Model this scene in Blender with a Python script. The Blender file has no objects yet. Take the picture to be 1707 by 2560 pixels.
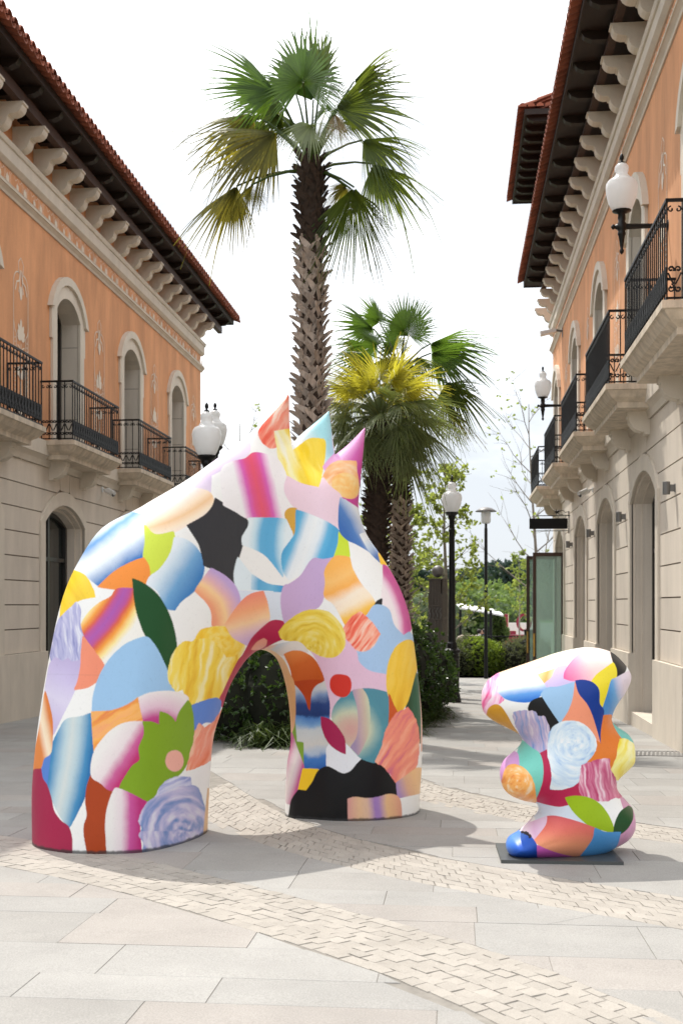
import bpy, bmesh, math, random
import numpy as np
from mathutils import Vector, Matrix

# ------------------------------------------------------------------ camera, world, sun, exposure
FP, XC, YH, EYE = 3000.0, 853.5, 1512.0, 1.5      # focal length / image centre / horizon in photo pixels, eye height
TH = math.atan((1140.0 - XC) / FP)                 # the camera looks a little to the left of the street's axis (+Y)
CT, ST = math.cos(TH), math.sin(TH)
SLOPE = 73.0 / 3000.0                              # the paving falls gently away from the camera
XL, XR = -7.55, 2.9                                # the two facades

sc = bpy.context.scene
C = sc.collection
cam_d = bpy.data.cameras.new('camera')
cam = bpy.data.objects.new('camera', cam_d); C.objects.link(cam)
cam.location = (0, 0, EYE); cam.rotation_euler = (math.radians(90), 0, TH)
cam_d.sensor_width = 36; cam_d.lens = 36 * FP / 2560; cam_d.shift_y = (YH - 1280) / 2560
cam_d.clip_start = 0.1; cam_d.clip_end = 3000
cam_d.dof.use_dof = True; cam_d.dof.focus_distance = 9.0; cam_d.dof.aperture_fstop = 4.5
sc.camera = cam

SUN = Vector((-0.335, 0.47, 1.0)).normalized()     # direction towards the sun
SUN_EL = math.asin(SUN.z); SUN_AZ = math.atan2(SUN.x, SUN.y)
wd = bpy.data.worlds.new('World'); sc.world = wd; wd.use_nodes = True
nt = wd.node_tree; nt.nodes.clear()
out = nt.nodes.new('ShaderNodeOutputWorld'); bg = nt.nodes.new('ShaderNodeBackground')
sky = nt.nodes.new('ShaderNodeTexSky'); sky.sky_type = 'NISHITA'; sky.sun_disc = False
sky.sun_elevation = SUN_EL; sky.sun_rotation = SUN_AZ; sky.altitude = 50; sky.air_density = 1.0; sky.dust_density = 2.0
tc = nt.nodes.new('ShaderNodeTexCoord'); mp = nt.nodes.new('ShaderNodeMapping'); mp.inputs['Scale'].default_value = (1.6, 1.6, 5.0)
nz = nt.nodes.new('ShaderNodeTexNoise'); nz.inputs['Scale'].default_value = 1.3; nz.inputs['Detail'].default_value = 7; nz.inputs['Roughness'].default_value = 0.55
sep = nt.nodes.new('ShaderNodeSeparateXYZ'); nt.links.new(tc.outputs['Generated'], sep.inputs[0])
alt = nt.nodes.new('ShaderNodeMapRange'); alt.inputs[1].default_value = 0.0; alt.inputs[2].default_value = 0.5; alt.inputs[3].default_value = -0.16; alt.inputs[4].default_value = 0.03
nt.links.new(sep.outputs['Z'], alt.inputs[0])
add = nt.nodes.new('ShaderNodeMath'); add.operation = 'ADD'; nt.links.new(nz.outputs['Fac'], add.inputs[0]); nt.links.new(alt.outputs[0], add.inputs[1])
cr = nt.nodes.new('ShaderNodeMapRange'); cr.inputs[1].default_value = 0.34; cr.inputs[2].default_value = 0.60; cr.interpolation_type = 'SMOOTHSTEP'   # bright high cloud, thinner towards the horizon
nt.links.new(add.outputs[0], cr.inputs[0])
cl = nt.nodes.new('ShaderNodeMix'); cl.data_type = 'RGBA'; cl.inputs[6].default_value = (6.2, 6.55, 7.0, 1); cl.inputs[7].default_value = (16.2, 16.4, 16.7, 1)
nt.links.new(cr.outputs[0], cl.inputs[0])
mx = nt.nodes.new('ShaderNodeMix'); mx.data_type = 'RGBA'; mx.inputs[0].default_value = 0.88
nt.links.new(tc.outputs['Generated'], mp.inputs[0]); nt.links.new(mp.outputs[0], nz.inputs['Vector'])
nt.links.new(sky.outputs[0], mx.inputs[6]); nt.links.new(cl.outputs[2], mx.inputs[7]); nt.links.new(mx.outputs[2], bg.inputs['Color'])
bg.inputs['Strength'].default_value = 0.1
nt.links.new(bg.outputs[0], out.inputs[0])

sun_d = bpy.data.lights.new('sun', 'SUN'); sun_d.energy = 3.0; sun_d.angle = math.radians(0.6); sun_d.color = (1.0, 0.95, 0.87)
sun = bpy.data.objects.new('sun', sun_d); C.objects.link(sun)
sun.rotation_euler = (-SUN).to_track_quat('-Z', 'Y').to_euler(); sun.location = (-20, 30, 60)
sc.view_settings.view_transform = 'Standard'; sc.view_settings.look = 'None'
sc.view_settings.exposure = 0.52; sc.view_settings.gamma = 1.0; sc.view_settings.use_curve_mapping = False
sc.render.engine = 'CYCLES'
sc.cycles.max_bounces = 8; sc.cycles.transparent_max_bounces = 12

# ------------------------------------------------------------------ helpers
def gz(y):                                         # ground height
    return -SLOPE * min(y, 41.0)
def W(r, d, z):                                    # right / forward / up of the viewer -> world
    return Vector((CT * r - ST * d, ST * r + CT * d, z))
def SP(x, y, d):                                   # a point measured in the photograph, at depth d
    return W((x - XC) / FP * d, d, EYE - (y - YH) / FP * d)
def ground_d(x, d):
    p = SP(x, YH, d); return Vector((p.x, p.y, gz(p.y)))

def lin(v):
    v = v / 255.0
    return v / 12.92 if v <= 0.04045 else ((v + 0.055) / 1.055) ** 2.4
def rgb(r, g, b, k=1.0):
    return (lin(r) * k, lin(g) * k, lin(b) * k, 1)

class MB:
    def __init__(s): s.v = []; s.f = []; s.m = []; s.cm = 0
    def add(s, vs, fs):
        o = len(s.v); s.v += [tuple(v) for v in vs]; s.f += [tuple(i + o for i in f) for f in fs]; s.m += [s.cm] * len(fs)
    def box(s, a, b):
        x0, y0, z0 = a; x1, y1, z1 = b
        s.add([(x0,y0,z0),(x1,y0,z0),(x1,y1,z0),(x0,y1,z0),(x0,y0,z1),(x1,y0,z1),(x1,y1,z1),(x0,y1,z1)],
              [(0,3,2,1),(4,5,6,7),(0,1,5,4),(1,2,6,5),(2,3,7,6),(3,0,4,7)])
    def prism(s, loop0, loop1, caps=True):         # two matching loops of 3D points
        n = len(loop0)
        s.add(list(loop0) + list(loop1), [(i, (i + 1) % n, n + (i + 1) % n, n + i) for i in range(n)] + ([tuple(range(n))[::-1], tuple(range(n, 2 * n))] if caps else []))
    def tube(s, pts, rad, n=6, cap=True):
        pts = [Vector(p) for p in pts]; k = len(pts)
        rads = rad if isinstance(rad, (list, tuple)) else [rad] * k
        vs = []; up = None
        for i, p in enumerate(pts):
            t = (pts[min(i + 1, k - 1)] - pts[max(i - 1, 0)]).normalized()
            if up is None: up = t.orthogonal().normalized()
            up = (up - t * up.dot(t)); up = up.normalized() if up.length > 1e-6 else t.orthogonal().normalized()
            w = t.cross(up)
            for j in range(n):
                a = 2 * math.pi * j / n; vs.append(p + (up * math.cos(a) + w * math.sin(a)) * rads[i])
        fs = [(i*n+j, i*n+(j+1)%n, (i+1)*n+(j+1)%n, (i+1)*n+j) for i in range(k-1) for j in range(n)]
        if cap: fs += [tuple(range(n))[::-1], tuple(range((k-1)*n, k*n))]
        s.add(vs, fs)
    def lathe(s, prof, n=20, c=(0, 0, 0)):         # profile [(radius, z)]
        vs = []
        for r, z in prof:
            for j in range(n):
                a = 2 * math.pi * j / n; vs.append((c[0] + r * math.cos(a), c[1] + r * math.sin(a), c[2] + z))
        k = len(prof)
        s.add(vs, [(i*n+j, i*n+(j+1)%n, (i+1)*n+(j+1)%n, (i+1)*n+j) for i in range(k-1) for j in range(n)] + [tuple(range(n))[::-1], tuple(range((k-1)*n, k*n))])
    def mesh(s, name, mats, smooth=False):
        me = bpy.data.meshes.new(name); me.from_pydata(s.v, [], s.f)
        for m in (mats if isinstance(mats, (list, tuple)) else [mats]): me.materials.append(m)
        if any(s.m): me.polygons.foreach_set('material_index', s.m)
        if smooth: me.polygons.foreach_set('use_smooth', [True] * len(s.f))
        bm = bmesh.new(); bm.from_mesh(me); bmesh.ops.recalc_face_normals(bm, faces=bm.faces); bm.to_mesh(me); bm.free()
        me.update(); return me
    def build(s, name, mats, parent=None, smooth=False):
        return link(name, s.mesh(name, mats, smooth), parent)

def link(name, me, parent=None, loc=None, rot=None, scale=None):
    o = bpy.data.objects.new(name, me); C.objects.link(o)
    if parent is not None: o.parent = parent
    if loc is not None: o.location = loc
    if rot is not None: o.rotation_euler = rot
    if scale is not None: o.scale = scale
    return o
def tag(o, label, cat, group=None):
    o['label'] = label; o['category'] = cat
    if group: o['group'] = group
    return o
def thing(name, label, cat, loc=(0, 0, 0), rz=0, group=None):
    o = bpy.data.objects.new(name, None); C.objects.link(o); o.location = loc; o.rotation_euler = (0, 0, rz)
    o.empty_display_size = 0.2
    return tag(o, label, cat, group)
def struct(o): o['kind'] = 'structure'; return o
def stuff(o): o['kind'] = 'stuff'; return o
def copy_tree(o, parent=None):
    c = o.copy(); C.objects.link(c)
    if parent is not None: c.parent = parent
    for ch in list(o.children): copy_tree(ch, c)
    return c

# ------------------------------------------------------------------ materials
def mat(name, col, rough=0.7, var=0.0, scale=4.0, stretch=(1, 1, 1), bump=0.0, bscale=60.0, rnd=0.0, spec=0.35, col2=None, metal=0.0, island=False, grain=0.0, coat=0.0):
    m = bpy.data.materials.new(name); m.use_nodes = True; t = m.node_tree; N = t.nodes; L = t.links
    p = N['Principled BSDF']; p.inputs['Roughness'].default_value = rough; p.inputs['Specular IOR Level'].default_value = spec
    p.inputs['Metallic'].default_value = metal; p.inputs['Coat Weight'].default_value = coat
    col = tuple(col[:3]) + (1,); last = None
    if var or rnd or bump or grain:
        g = N.new('ShaderNodeNewGeometry'); mpn = N.new('ShaderNodeMapping'); mpn.inputs['Scale'].default_value = stretch
        L.new(g.outputs['Position'], mpn.inputs[0])
        n1 = N.new('ShaderNodeTexNoise'); n1.inputs['Scale'].default_value = scale; n1.inputs['Detail'].default_value = 8; n1.inputs['Roughness'].default_value = 0.62
        L.new(mpn.outputs[0], n1.inputs['Vector'])
        ramp = N.new('ShaderNodeMapRange'); ramp.inputs[1].default_value = 0.28; ramp.inputs[2].default_value = 0.72
        L.new(n1.outputs['Fac'], ramp.inputs[0])
        mixn = N.new('ShaderNodeMix'); mixn.data_type = 'RGBA'
        lo = col2 if col2 else tuple(c * (1 - var) for c in col[:3]); hi = col[:3] if col2 else tuple(min(c * (1 + var * 0.6), 0.9) for c in col[:3])
        mixn.inputs[6].default_value = tuple(lo[:3]) + (1,); mixn.inputs[7].default_value = tuple(hi) + (1,)
        L.new(ramp.outputs[0], mixn.inputs[0]); last = mixn.outputs[2]
        if rnd:
            oi = N.new('ShaderNodeObjectInfo'); add = N.new('ShaderNodeMath'); add.operation = 'ADD'
            L.new(oi.outputs['Random'], add.inputs[0]); L.new(g.outputs['Random Per Island'], add.inputs[1])
            fr = N.new('ShaderNodeMath'); fr.operation = 'FRACT'; L.new(add.outputs[0], fr.inputs[0])
            mr = N.new('ShaderNodeMapRange'); mr.inputs[3].default_value = 1 - rnd; mr.inputs[4].default_value = 1 + rnd; L.new(fr.outputs[0], mr.inputs[0])
            mu = N.new('ShaderNodeVectorMath'); mu.operation = 'SCALE'; L.new(last, mu.inputs[0]); L.new(mr.outputs[0], mu.inputs['Scale']); last = mu.outputs[0]
        if grain:
            n3 = N.new('ShaderNodeTexNoise'); n3.inputs['Scale'].default_value = 130; n3.inputs['Detail'].default_value = 3; L.new(g.outputs['Position'], n3.inputs['Vector'])
            mr = N.new('ShaderNodeMapRange'); mr.inputs[1].default_value = 0.3; mr.inputs[2].default_value = 0.7; mr.inputs[3].default_value = 1 - grain; mr.inputs[4].default_value = 1 + grain; L.new(n3.outputs['Fac'], mr.inputs[0])
            mu = N.new('ShaderNodeVectorMath'); mu.operation = 'SCALE'; L.new(last, mu.inputs[0]); L.new(mr.outputs[0], mu.inputs['Scale']); last = mu.outputs[0]
        L.new(last, p.inputs['Base Color'])
        if bump:
            n2 = N.new('ShaderNodeTexNoise'); n2.inputs['Scale'].default_value = bscale; n2.inputs['Detail'].default_value = 6; L.new(g.outputs['Position'], n2.inputs['Vector'])
            b = N.new('ShaderNodeBump'); b.inputs['Strength'].default_value = bump; b.inputs['Distance'].default_value = 0.01
            L.new(n2.outputs['Fac'], b.inputs['Height']); L.new(b.outputs[0], p.inputs['Normal'])
    else: p.inputs['Base Color'].default_value = col
    return m

def leaf_mat(name, col, trans, var=0.35, tw=0.45, scale=2.5, rough=0.45, spec=0.4, rnd=0.25):
    m = bpy.data.materials.new(name); m.use_nodes = True; t = m.node_tree; N = t.nodes; L = t.links
    p = N['Principled BSDF']; p.inputs['Roughness'].default_value = rough; p.inputs['Specular IOR Level'].default_value = spec
    g = N.new('ShaderNodeNewGeometry'); n1 = N.new('ShaderNodeTexNoise'); n1.inputs['Scale'].default_value = scale; n1.inputs['Detail'].default_value = 4
    L.new(g.outputs['Position'], n1.inputs['Vector'])
    add = N.new('ShaderNodeMath'); add.operation = 'MULTIPLY_ADD'; L.new(g.outputs['Random Per Island'], add.inputs[0]); add.inputs[1].default_value = rnd * 2; L.new(n1.outputs['Fac'], add.inputs[2])
    mr = N.new('ShaderNodeMapRange'); mr.inputs[1].default_value = 0.3; mr.inputs[2].default_value = 0.7 + rnd * 2; mr.inputs[3].default_value = 1 - var; mr.inputs[4].default_value = 1 + var
    L.new(add.outputs[0], mr.inputs[0])
    s1 = N.new('ShaderNodeVectorMath'); s1.operation = 'SCALE'; s1.inputs[0].default_value = col[:3]; L.new(mr.outputs[0], s1.inputs['Scale']); L.new(s1.outputs[0], p.inputs['Base Color'])
    tr = N.new('ShaderNodeBsdfTranslucent'); s2 = N.new('ShaderNodeVectorMath'); s2.operation = 'SCALE'; s2.inputs[0].default_value = trans[:3]
    L.new(mr.outputs[0], s2.inputs['Scale']); L.new(s2.outputs[0], tr.inputs['Color'])
    ms = N.new('ShaderNodeMixShader'); ms.inputs[0].default_value = tw; L.new(p.outputs[0], ms.inputs[1]); L.new(tr.outputs[0], ms.inputs[2]); L.new(ms.outputs[0], N['Material Output'].inputs[0])
    return m

def glass_mat(name, col, alpha, rough=0.05):
    m = bpy.data.materials.new(name); m.use_nodes = True; t = m.node_tree; N = t.nodes; L = t.links
    p = N['Principled BSDF']; p.inputs['Base Color'].default_value = col; p.inputs['Roughness'].default_value = rough; p.inputs['Specular IOR Level'].default_value = 0.7
    tr = N.new('ShaderNodeBsdfTransparent'); tr.inputs['Color'].default_value = (0.84, 0.94, 0.91, 1)
    ms = N.new('ShaderNodeMixShader'); ms.inputs[0].default_value = alpha; L.new(tr.outputs[0], ms.inputs[1]); L.new(p.outputs[0], ms.inputs[2]); L.new(ms.outputs[0], N['Material Output'].inputs[0])
    return m

M = dict(
    stucco=mat('orange_stucco', (0.68, 0.33, 0.162), 0.85, 0.28, 1.3, (1.4, 1.4, 0.36), 0.3, 45, grain=0.09),
    stone=mat('limestone', (0.66, 0.585, 0.495), 0.8, 0.15, 1.5, (1.2, 1.2, 0.35), 0.15, 90, rnd=0.05, grain=0.07),
    stone_trim=mat('carved_limestone', (0.66, 0.59, 0.495), 0.78, 0.12, 2.5, (1, 1, 0.4), 0.12, 90, grain=0.05),
    stone_weather=mat('weathered_limestone', (0.60, 0.51, 0.40), 0.8, 0.34, 2.2, (3.0, 3.0, 0.6), 0.15, 90, grain=0.06),
    joint=mat('joint_mortar', (0.20, 0.165, 0.13), 0.95),
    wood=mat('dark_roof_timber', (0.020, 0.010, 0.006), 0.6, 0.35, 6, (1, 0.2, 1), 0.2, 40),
    wood2=mat('brown_purlin', (0.055, 0.024, 0.013), 0.6, 0.3, 6),
    tile=mat('terracotta_tile', (0.27, 0.085, 0.047), 0.75, 0.3, 5, rnd=0.25, bump=0.2, bscale=70, grain=0.1),
    iron=mat('black_wrought_iron', (0.006, 0.006, 0.0065), 0.5, spec=0.22),
    iron_paint=mat('black_lamp_paint', (0.006, 0.006, 0.0065), 0.38, spec=0.3),
    cream_paint=mat('cream_wall_paint', (0.76, 0.66, 0.54), 0.85),
    dark_door=mat('dark_bronze_joinery', (0.020, 0.017, 0.015), 0.35, spec=0.5),
    dark_glass=mat('dark_window_glass', (0.012, 0.016, 0.014), 0.04, spec=0.9),
    brown_frame=mat('brown_door_frame', (0.055, 0.028, 0.018), 0.4),
    brass=mat('brass', (0.70, 0.42, 0.10), 0.3, metal=0.9),
    glass=glass_mat('green_tinted_glass', (0.50, 0.62, 0.56, 1), 0.34),
    opal=leaf_mat('frosted_lamp_globe', (0.80, 0.81, 0.81), (0.92, 0.93, 0.94), 0.03, 0.5, 3, 0.2, 0.5, 0.0),
    grey_metal=mat('grey_metal', (0.16, 0.155, 0.15), 0.45, spec=0.5, metal=0.3),
    taupe_metal=mat('taupe_painted_metal', (0.105, 0.092, 0.08), 0.5),
    white_plastic=mat('white_plastic', (0.7, 0.7, 0.69), 0.35),
    slab=mat('granite_slab', (0.290, 0.280, 0.262), 0.75, 0.14, 1.7, (1, 1, 1), 0.10, 160, rnd=0.05, grain=0.16),
    slab_pink=mat('pinkish_granite_slab', (0.312, 0.290, 0.267), 0.75, 0.14, 1.7, (1, 1, 1), 0.10, 160, rnd=0.05, grain=0.16),
    slab_pale=mat('pale_granite_slab', (0.310, 0.302, 0.285), 0.75, 0.14, 1.7, (1, 1, 1), 0.10, 160, rnd=0.05, grain=0.16),
    cobble=mat('sandstone_cobble', (0.350, 0.322, 0.285), 0.8, 0.12, 4.0, (1, 1, 1), 0.2, 120, rnd=0.07, grain=0.12),
    bed=mat('sand_joint_bed', (0.25, 0.232, 0.205), 0.95, 0.3, 9),
    plate=mat('steel_base_plate', (0.060, 0.064, 0.062), 0.45, 0.2, 8, spec=0.5),
    trunk=mat('palm_trunk_fibre', (0.055, 0.036, 0.026), 0.9, 0.4, 9, bump=0.5, bscale=50),
    boot=mat('palm_leaf_base', (0.42, 0.345, 0.29), 0.85, 0.45, 14, (1, 1, 0.35), 0.4, 60, rnd=0.3),
    bark=mat('pale_bark', (0.25, 0.225, 0.19), 0.85, 0.35, 8, bump=0.3),
    palm_leaf=leaf_mat('fan_palm_leaf', (0.050, 0.088, 0.018), (0.20, 0.26, 0.025), 0.3, 0.40),
    palm_leaf_y=leaf_mat('yellowing_palm_leaf', (0.085, 0.095, 0.02), (0.34, 0.29, 0.03), 0.5, 0.42, rnd=0.45),
    palm_leaf_dry=leaf_mat('dry_palm_leaf', (0.22, 0.18, 0.10), (0.34, 0.24, 0.10), 0.3, 0.4),
    palm_grey=leaf_mat('grey_green_palm_leaf', (0.165, 0.20, 0.10), (0.28, 0.35, 0.08), 0.35, 0.35),
    palm_sunlit=leaf_mat('sunlit_palm_leaf', (0.24, 0.25, 0.045), (0.66, 0.60, 0.05), 0.35, 0.5),  # sun shining through the top fronds, put into the leaf colour
    palm_dark=leaf_mat('deep_green_palm_leaf', (0.042, 0.090, 0.018), (0.18, 0.32, 0.03), 0.3, 0.40),
    hedge=leaf_mat('glossy_hedge_leaf', (0.030, 0.065, 0.014), (0.10, 0.18, 0.02), 0.45, 0.3, rough=0.3, spec=0.6),
    hedge_y=leaf_mat('young_shrub_leaf', (0.13, 0.20, 0.03), (0.32, 0.42, 0.04), 0.5, 0.42),
    olive=leaf_mat('olive_shrub_leaf', (0.115, 0.135, 0.07), (0.20, 0.23, 0.08), 0.45, 0.38),
    grass=leaf_mat('strappy_grass_leaf', (0.050, 0.080, 0.020), (0.12, 0.17, 0.03), 0.45, 0.35),
    spring=leaf_mat('spring_tree_leaf', (0.19, 0.24, 0.055), (0.42, 0.50, 0.09), 0.4, 0.5),
    mid_leaf=leaf_mat('mid_green_leaf', (0.11, 0.165, 0.055), (0.24, 0.34, 0.08), 0.45, 0.4),
    far_leaf=leaf_mat('hazy_far_leaf', (0.055, 0.085, 0.075), (0.05, 0.08, 0.05), 0.35, 0.25),  # haze of distance put into the bluish leaf colour
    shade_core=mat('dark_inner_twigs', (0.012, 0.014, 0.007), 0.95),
    field=mat('green_field', (0.10, 0.20, 0.035), 0.9, 0.3, 0.12),
    hill=mat('hill_scrub', (0.055, 0.085, 0.035), 0.9, 0.4, 0.2),
    awning=mat('white_awning', (0.78, 0.78, 0.77), 0.7),
    white=mat('white_render', (0.74, 0.73, 0.70), 0.8),
    red=mat('red_letter_face', (0.26, 0.022, 0.05), 0.5),
    letter_side=mat('cream_letter_side', (0.62, 0.50, 0.34), 0.6),
    wicker=mat('cream_wicker', (0.62, 0.53, 0.42), 0.8, 0.2, 30),
    skin=mat('skin', (0.45, 0.26, 0.18), 0.6), hair=mat('dark_hair', (0.02, 0.014, 0.01), 0.6),
    shirt=mat('white_shirt', (0.7, 0.68, 0.64), 0.8), navy=mat('navy_cloth', (0.02, 0.026, 0.06), 0.8),
)

# ------------------------------------------------------------------ ground, paving slabs, cobble bands
def polyline_y(pl, x):
    if x <= pl[0][0]: a, b = pl[0], pl[1]
    elif x >= pl[-1][0]: a, b = pl[-2], pl[-1]
    else:
        for a, b in zip(pl, pl[1:]):
            if a[0] <= x <= b[0]: break
    return a[1] + (b[1] - a[1]) * (x - a[0]) / (b[0] - a[0])
def smooth_pl(pl, n=6):
    r = []
    for i in range(len(pl) - 1):
        p0, p1, p2, p3 = pl[max(i-1, 0)], pl[i], pl[i+1], pl[min(i+2, len(pl)-1)]
        for k in range(n):
            t = k / n
            r.append(tuple(0.5 * (2*p1[j] + (p2[j]-p0[j])*t + (2*p0[j]-5*p1[j]+4*p2[j]-p3[j])*t*t + (3*p1[j]-p0[j]-3*p2[j]+p3[j])*t**3) for j in (0, 1)))
    return r + [pl[-1]]
BANDS = [   # lower (nearer) and upper edge of each cobble band
    ([(-5.2, 8.75), (-2.93, 7.5), (-1.78, 6.68), (-1.0, 5.97), (-0.51, 5.49), (0.0, 4.89), (0.45, 4.2), (0.8, 3.5)],
     [(-4.8, 9.5), (-2.42, 8.05), (-1.64, 7.43), (-0.61, 6.52), (0.0, 5.92), (0.33, 5.53), (0.67, 5.08), (0.95, 4.6), (1.3, 3.9)]),
    ([(-2.5, 10.6), (-1.82, 9.15), (-1.17, 8.2), (-0.72, 7.72), (-0.35, 7.35), (0.0, 7.08), (0.45, 6.75), (1.06, 6.3), (2.88, 5.0)],
     [(-2.3, 12.0), (-1.46, 9.95), (-0.86, 8.94), (-0.24, 8.2), (0.0, 8.0), (0.63, 7.48), (1.29, 7.0), (2.88, 5.9)]),
    ([(-1.2, 13.0), (-0.33, 10.89), (0.53, 9.65), (1.32, 9.0), (2.88, 7.9)],
     [(-0.9, 13.9), (-0.3, 12.2), (0.43, 10.9), (1.4, 9.75), (2.88, 8.7)]),
]
BANDS = [(smooth_pl(a), smooth_pl(b)) for a, b in BANDS]
def clip(poly, fn):                                # Sutherland-Hodgman, keeps fn(p) >= 0 (fn linear)
    r = []
    for i in range(len(poly)):
        a, b = poly[i], poly[(i + 1) % len(poly)]; fa, fb = fn(a), fn(b)
        if fa >= 0: r.append(a)
        if (fa >= 0) != (fb >= 0):
            t = fa / (fa - fb); r.append((a[0] + (b[0]-a[0])*t, a[1] + (b[1]-a[1])*t))
    return r
def area(p): return 0.5 * abs(sum(p[i][0]*p[(i+1) % len(p)][1] - p[(i+1) % len(p)][0]*p[i][1] for i in range(len(p))))
def cut_bands(poly):
    pieces = [poly]
    for lo, up in BANDS:
        nxt = []
        for q in pieces:
            x0 = min(p[0] for p in q); x1 = max(p[0] for p in q)
            if x1 - x0 < 1e-4: continue
            if x1 < lo[0][0] - 0.1 or x0 > up[-1][0] + 0.1: nxt.append(q); continue
            la, lb = polyline_y(lo, x0), polyline_y(lo, x1); ua, ub = polyline_y(up, x0), polyline_y(up, x1)
            fl = lambda p: la + (lb-la)*(p[0]-x0)/(x1-x0) - p[1]
            fu = lambda p: p[1] - (ua + (ub-ua)*(p[0]-x0)/(x1-x0))
            for f in (fl, fu):
                r = clip(q, f)
                if len(r) > 2 and area(r) > 0.0008: nxt.append(r)
        pieces = nxt
    return pieces
def slab_piece(mb, q, gap=0.0014, th=0.03, lift=0.0):
    cx = sum(p[0] for p in q)/len(q); cy = sum(p[1] for p in q)/len(q)
    s = math.sqrt(area(q)); k1 = 1 - 2*gap/s; k2 = 1 - 2*(gap+0.0007)/s
    def ring(k, dz): return [(cx+(p[0]-cx)*k, cy+(p[1]-cy)*k, gz(cy+(p[1]-cy)*k)+dz) for p in q]
    a, b, c = ring(k1, -th), ring(k1, lift-0.0007), ring(k2, lift)
    n = len(q)
    mb.add(a+b+c, [(i, (i+1) % n, n+(i+1) % n, n+i) for i in range(n)] + [(n+i, n+(i+1) % n, 2*n+(i+1) % n, 2*n+i) for i in range(n)] + [tuple(range(2*n, 3*n))])
def rot2(p, a): return (p[0]*math.cos(a)-p[1]*math.sin(a), p[0]*math.sin(a)+p[1]*math.cos(a))

bed = MB()
rows = [-6, 0, 5, 10, 20, 30, 41, 60]
for a, b in zip(rows, rows[1:]):
    bed.add([(-14, a, gz(a)-0.004), (9, a, gz(a)-0.004), (9, b, gz(b)-0.004), (-14, b, gz(b)-0.004)], [(0, 1, 2, 3)])
pavement = struct(bed.build('pavement', M['bed']))
gmb = MB(); gmb.add([(-900, -300, -1.25), (900, -300, -1.25), (900, 1500, -1.25), (-900, 1500, -1.25)], [(0, 1, 2, 3)])
ground = struct(gmb.build('ground', M['hill']))
fm = MB(); fm.add([(-30, 41, gz(41)-0.004), (30, 41, gz(41)-0.004), (30, 75, gz(41)-0.004), (-30, 75, gz(41)-0.004)], [(0, 1, 2, 3)])
struct(fm.build('square', M['slab_pale']))

rr = random.Random(5)
slabs = []
y = 2.6
while y < 41:
    h = rr.choice([0.36, 0.36, 0.5, 0.62]) if y < 13 else rr.choice([0.4, 0.5, 0.62])
    half = 0.32 * (y + 1) + 1.2
    x = max(-7.5, -half*1.05 - 0.1*y) - rr.random()
    while x < min(2.88, half*0.75+0.4):
        w = rr.uniform(0.55, 1.35)
        q = [(x, y), (x+w, y), (x+w, y+h), (x, y+h)]
        if rr.random() < 0.16 and w > 0.9 and y < 12:      # some stones are cut on a slant
            k = rr.uniform(-0.3, 0.3); q1 = [(x, y), (x+w*0.5+k, y), (x+w*0.5-k, y+h), (x, y+h)]; q2 = [(x+w*0.5+k, y), (x+w, y), (x+w, y+h), (x+w*0.5-k, y+h)]
            qs = [q1, q2]
        else: qs = [q]
        for q in qs:
            q = [p if p[0] < 2.88 else (2.88, p[1]) for p in q]
            if area(q) < 0.01: continue
            for piece in cut_bands(q): slabs.append((y, rr.choice(['slab', 'slab', 'slab_pink', 'slab_pale', 'slab_pale']), piece))
        x += w
    y += h
slabs.sort(key=lambda t: t[0])
rest = {k: MB() for k in ('slab', 'slab_pink', 'slab_pale')}
for i, (yy, mk, q) in enumerate(slabs):
    if i < 290: mb = MB(); slab_piece(mb, q, lift=rr.uniform(-0.001, 0.001)); mb.build('paving_slab', M[mk], pavement)
    else: slab_piece(rest[mk], q)
for k, mb in rest.items():
    if mb.f: stuff(mb.build('distant_paving', M[k], pavement))

def pl_resample(pl, step):
    L = [0]
    for a, b in zip(pl, pl[1:]): L.append(L[-1] + math.hypot(b[0]-a[0], b[1]-a[1]))
    n = max(2, int(L[-1]/step)); r = []; j = 0
    for i in range(n+1):
        t = L[-1]*i/n
        while j < len(L)-2 and L[j+1] < t: j += 1
        u = (t-L[j])/(L[j+1]-L[j]); r.append((pl[j][0]+(pl[j+1][0]-pl[j][0])*u, pl[j][1]+(pl[j+1][1]-pl[j][1])*u))
    return r
cobs = []
for lo, up in BANDS:
    n = int(sum(math.hypot(b[0]-a[0], b[1]-a[1]) for a, b in zip(lo, lo[1:])) / 0.105)
    def even(pl):
        r = pl_resample(pl, 0.02); return [r[int(round(i*(len(r)-1)/(n*2)))] for i in range(n*2+1)]
    A, B = even(lo), even(up); NT = 8
    jit = random.Random(8)
    for t in range(NT):
        off = (t % 2)
        for i in range(off, 2*n-1, 2):
            q = []
            for (ii, tt) in ((i, t), (i+2, t), (i+2, t+1), (i, t+1)):
                ii = min(ii, 2*n); u = tt/NT
                q.append((A[ii][0]+(B[ii][0]-A[ii][0])*u, A[ii][1]+(B[ii][1]-A[ii][1])*u))
            j = [(p[0]+jit.uniform(-.006, .006), p[1]+jit.uniform(-.006, .006)) for p in q]
            cy = sum(p[1] for p in q)/4; cx = sum(p[0] for p in q)/4
            if cx > 2.86 or cy < 3.4 or area(j) < 0.002: continue
            cobs.append((cy, j))
cobs.sort(key=lambda t: t[0])
vis = [c for c in cobs if abs((c[1][0][0] + ST*c[0]) / max(c[0], .1)) < 0.31 and c[0] > 4.55]
ids = set(id(c) for c in vis[:290]); cm = MB()
for c in cobs:
    lf = rr.uniform(-0.002, 0.002); g_ = rr.choice([.0008, .001, .001, .0012, .0014, .0014, .0048])
    if id(c) in ids: mb = MB(); slab_piece(mb, c[1], g_, 0.03, lf); mb.build('cobble', M['cobble'], pavement)
    else: slab_piece(cm, c[1], g_, 0.03, lf)
stuff(cm.build('distant_cobbles', M['cobble'], pavement))
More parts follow.
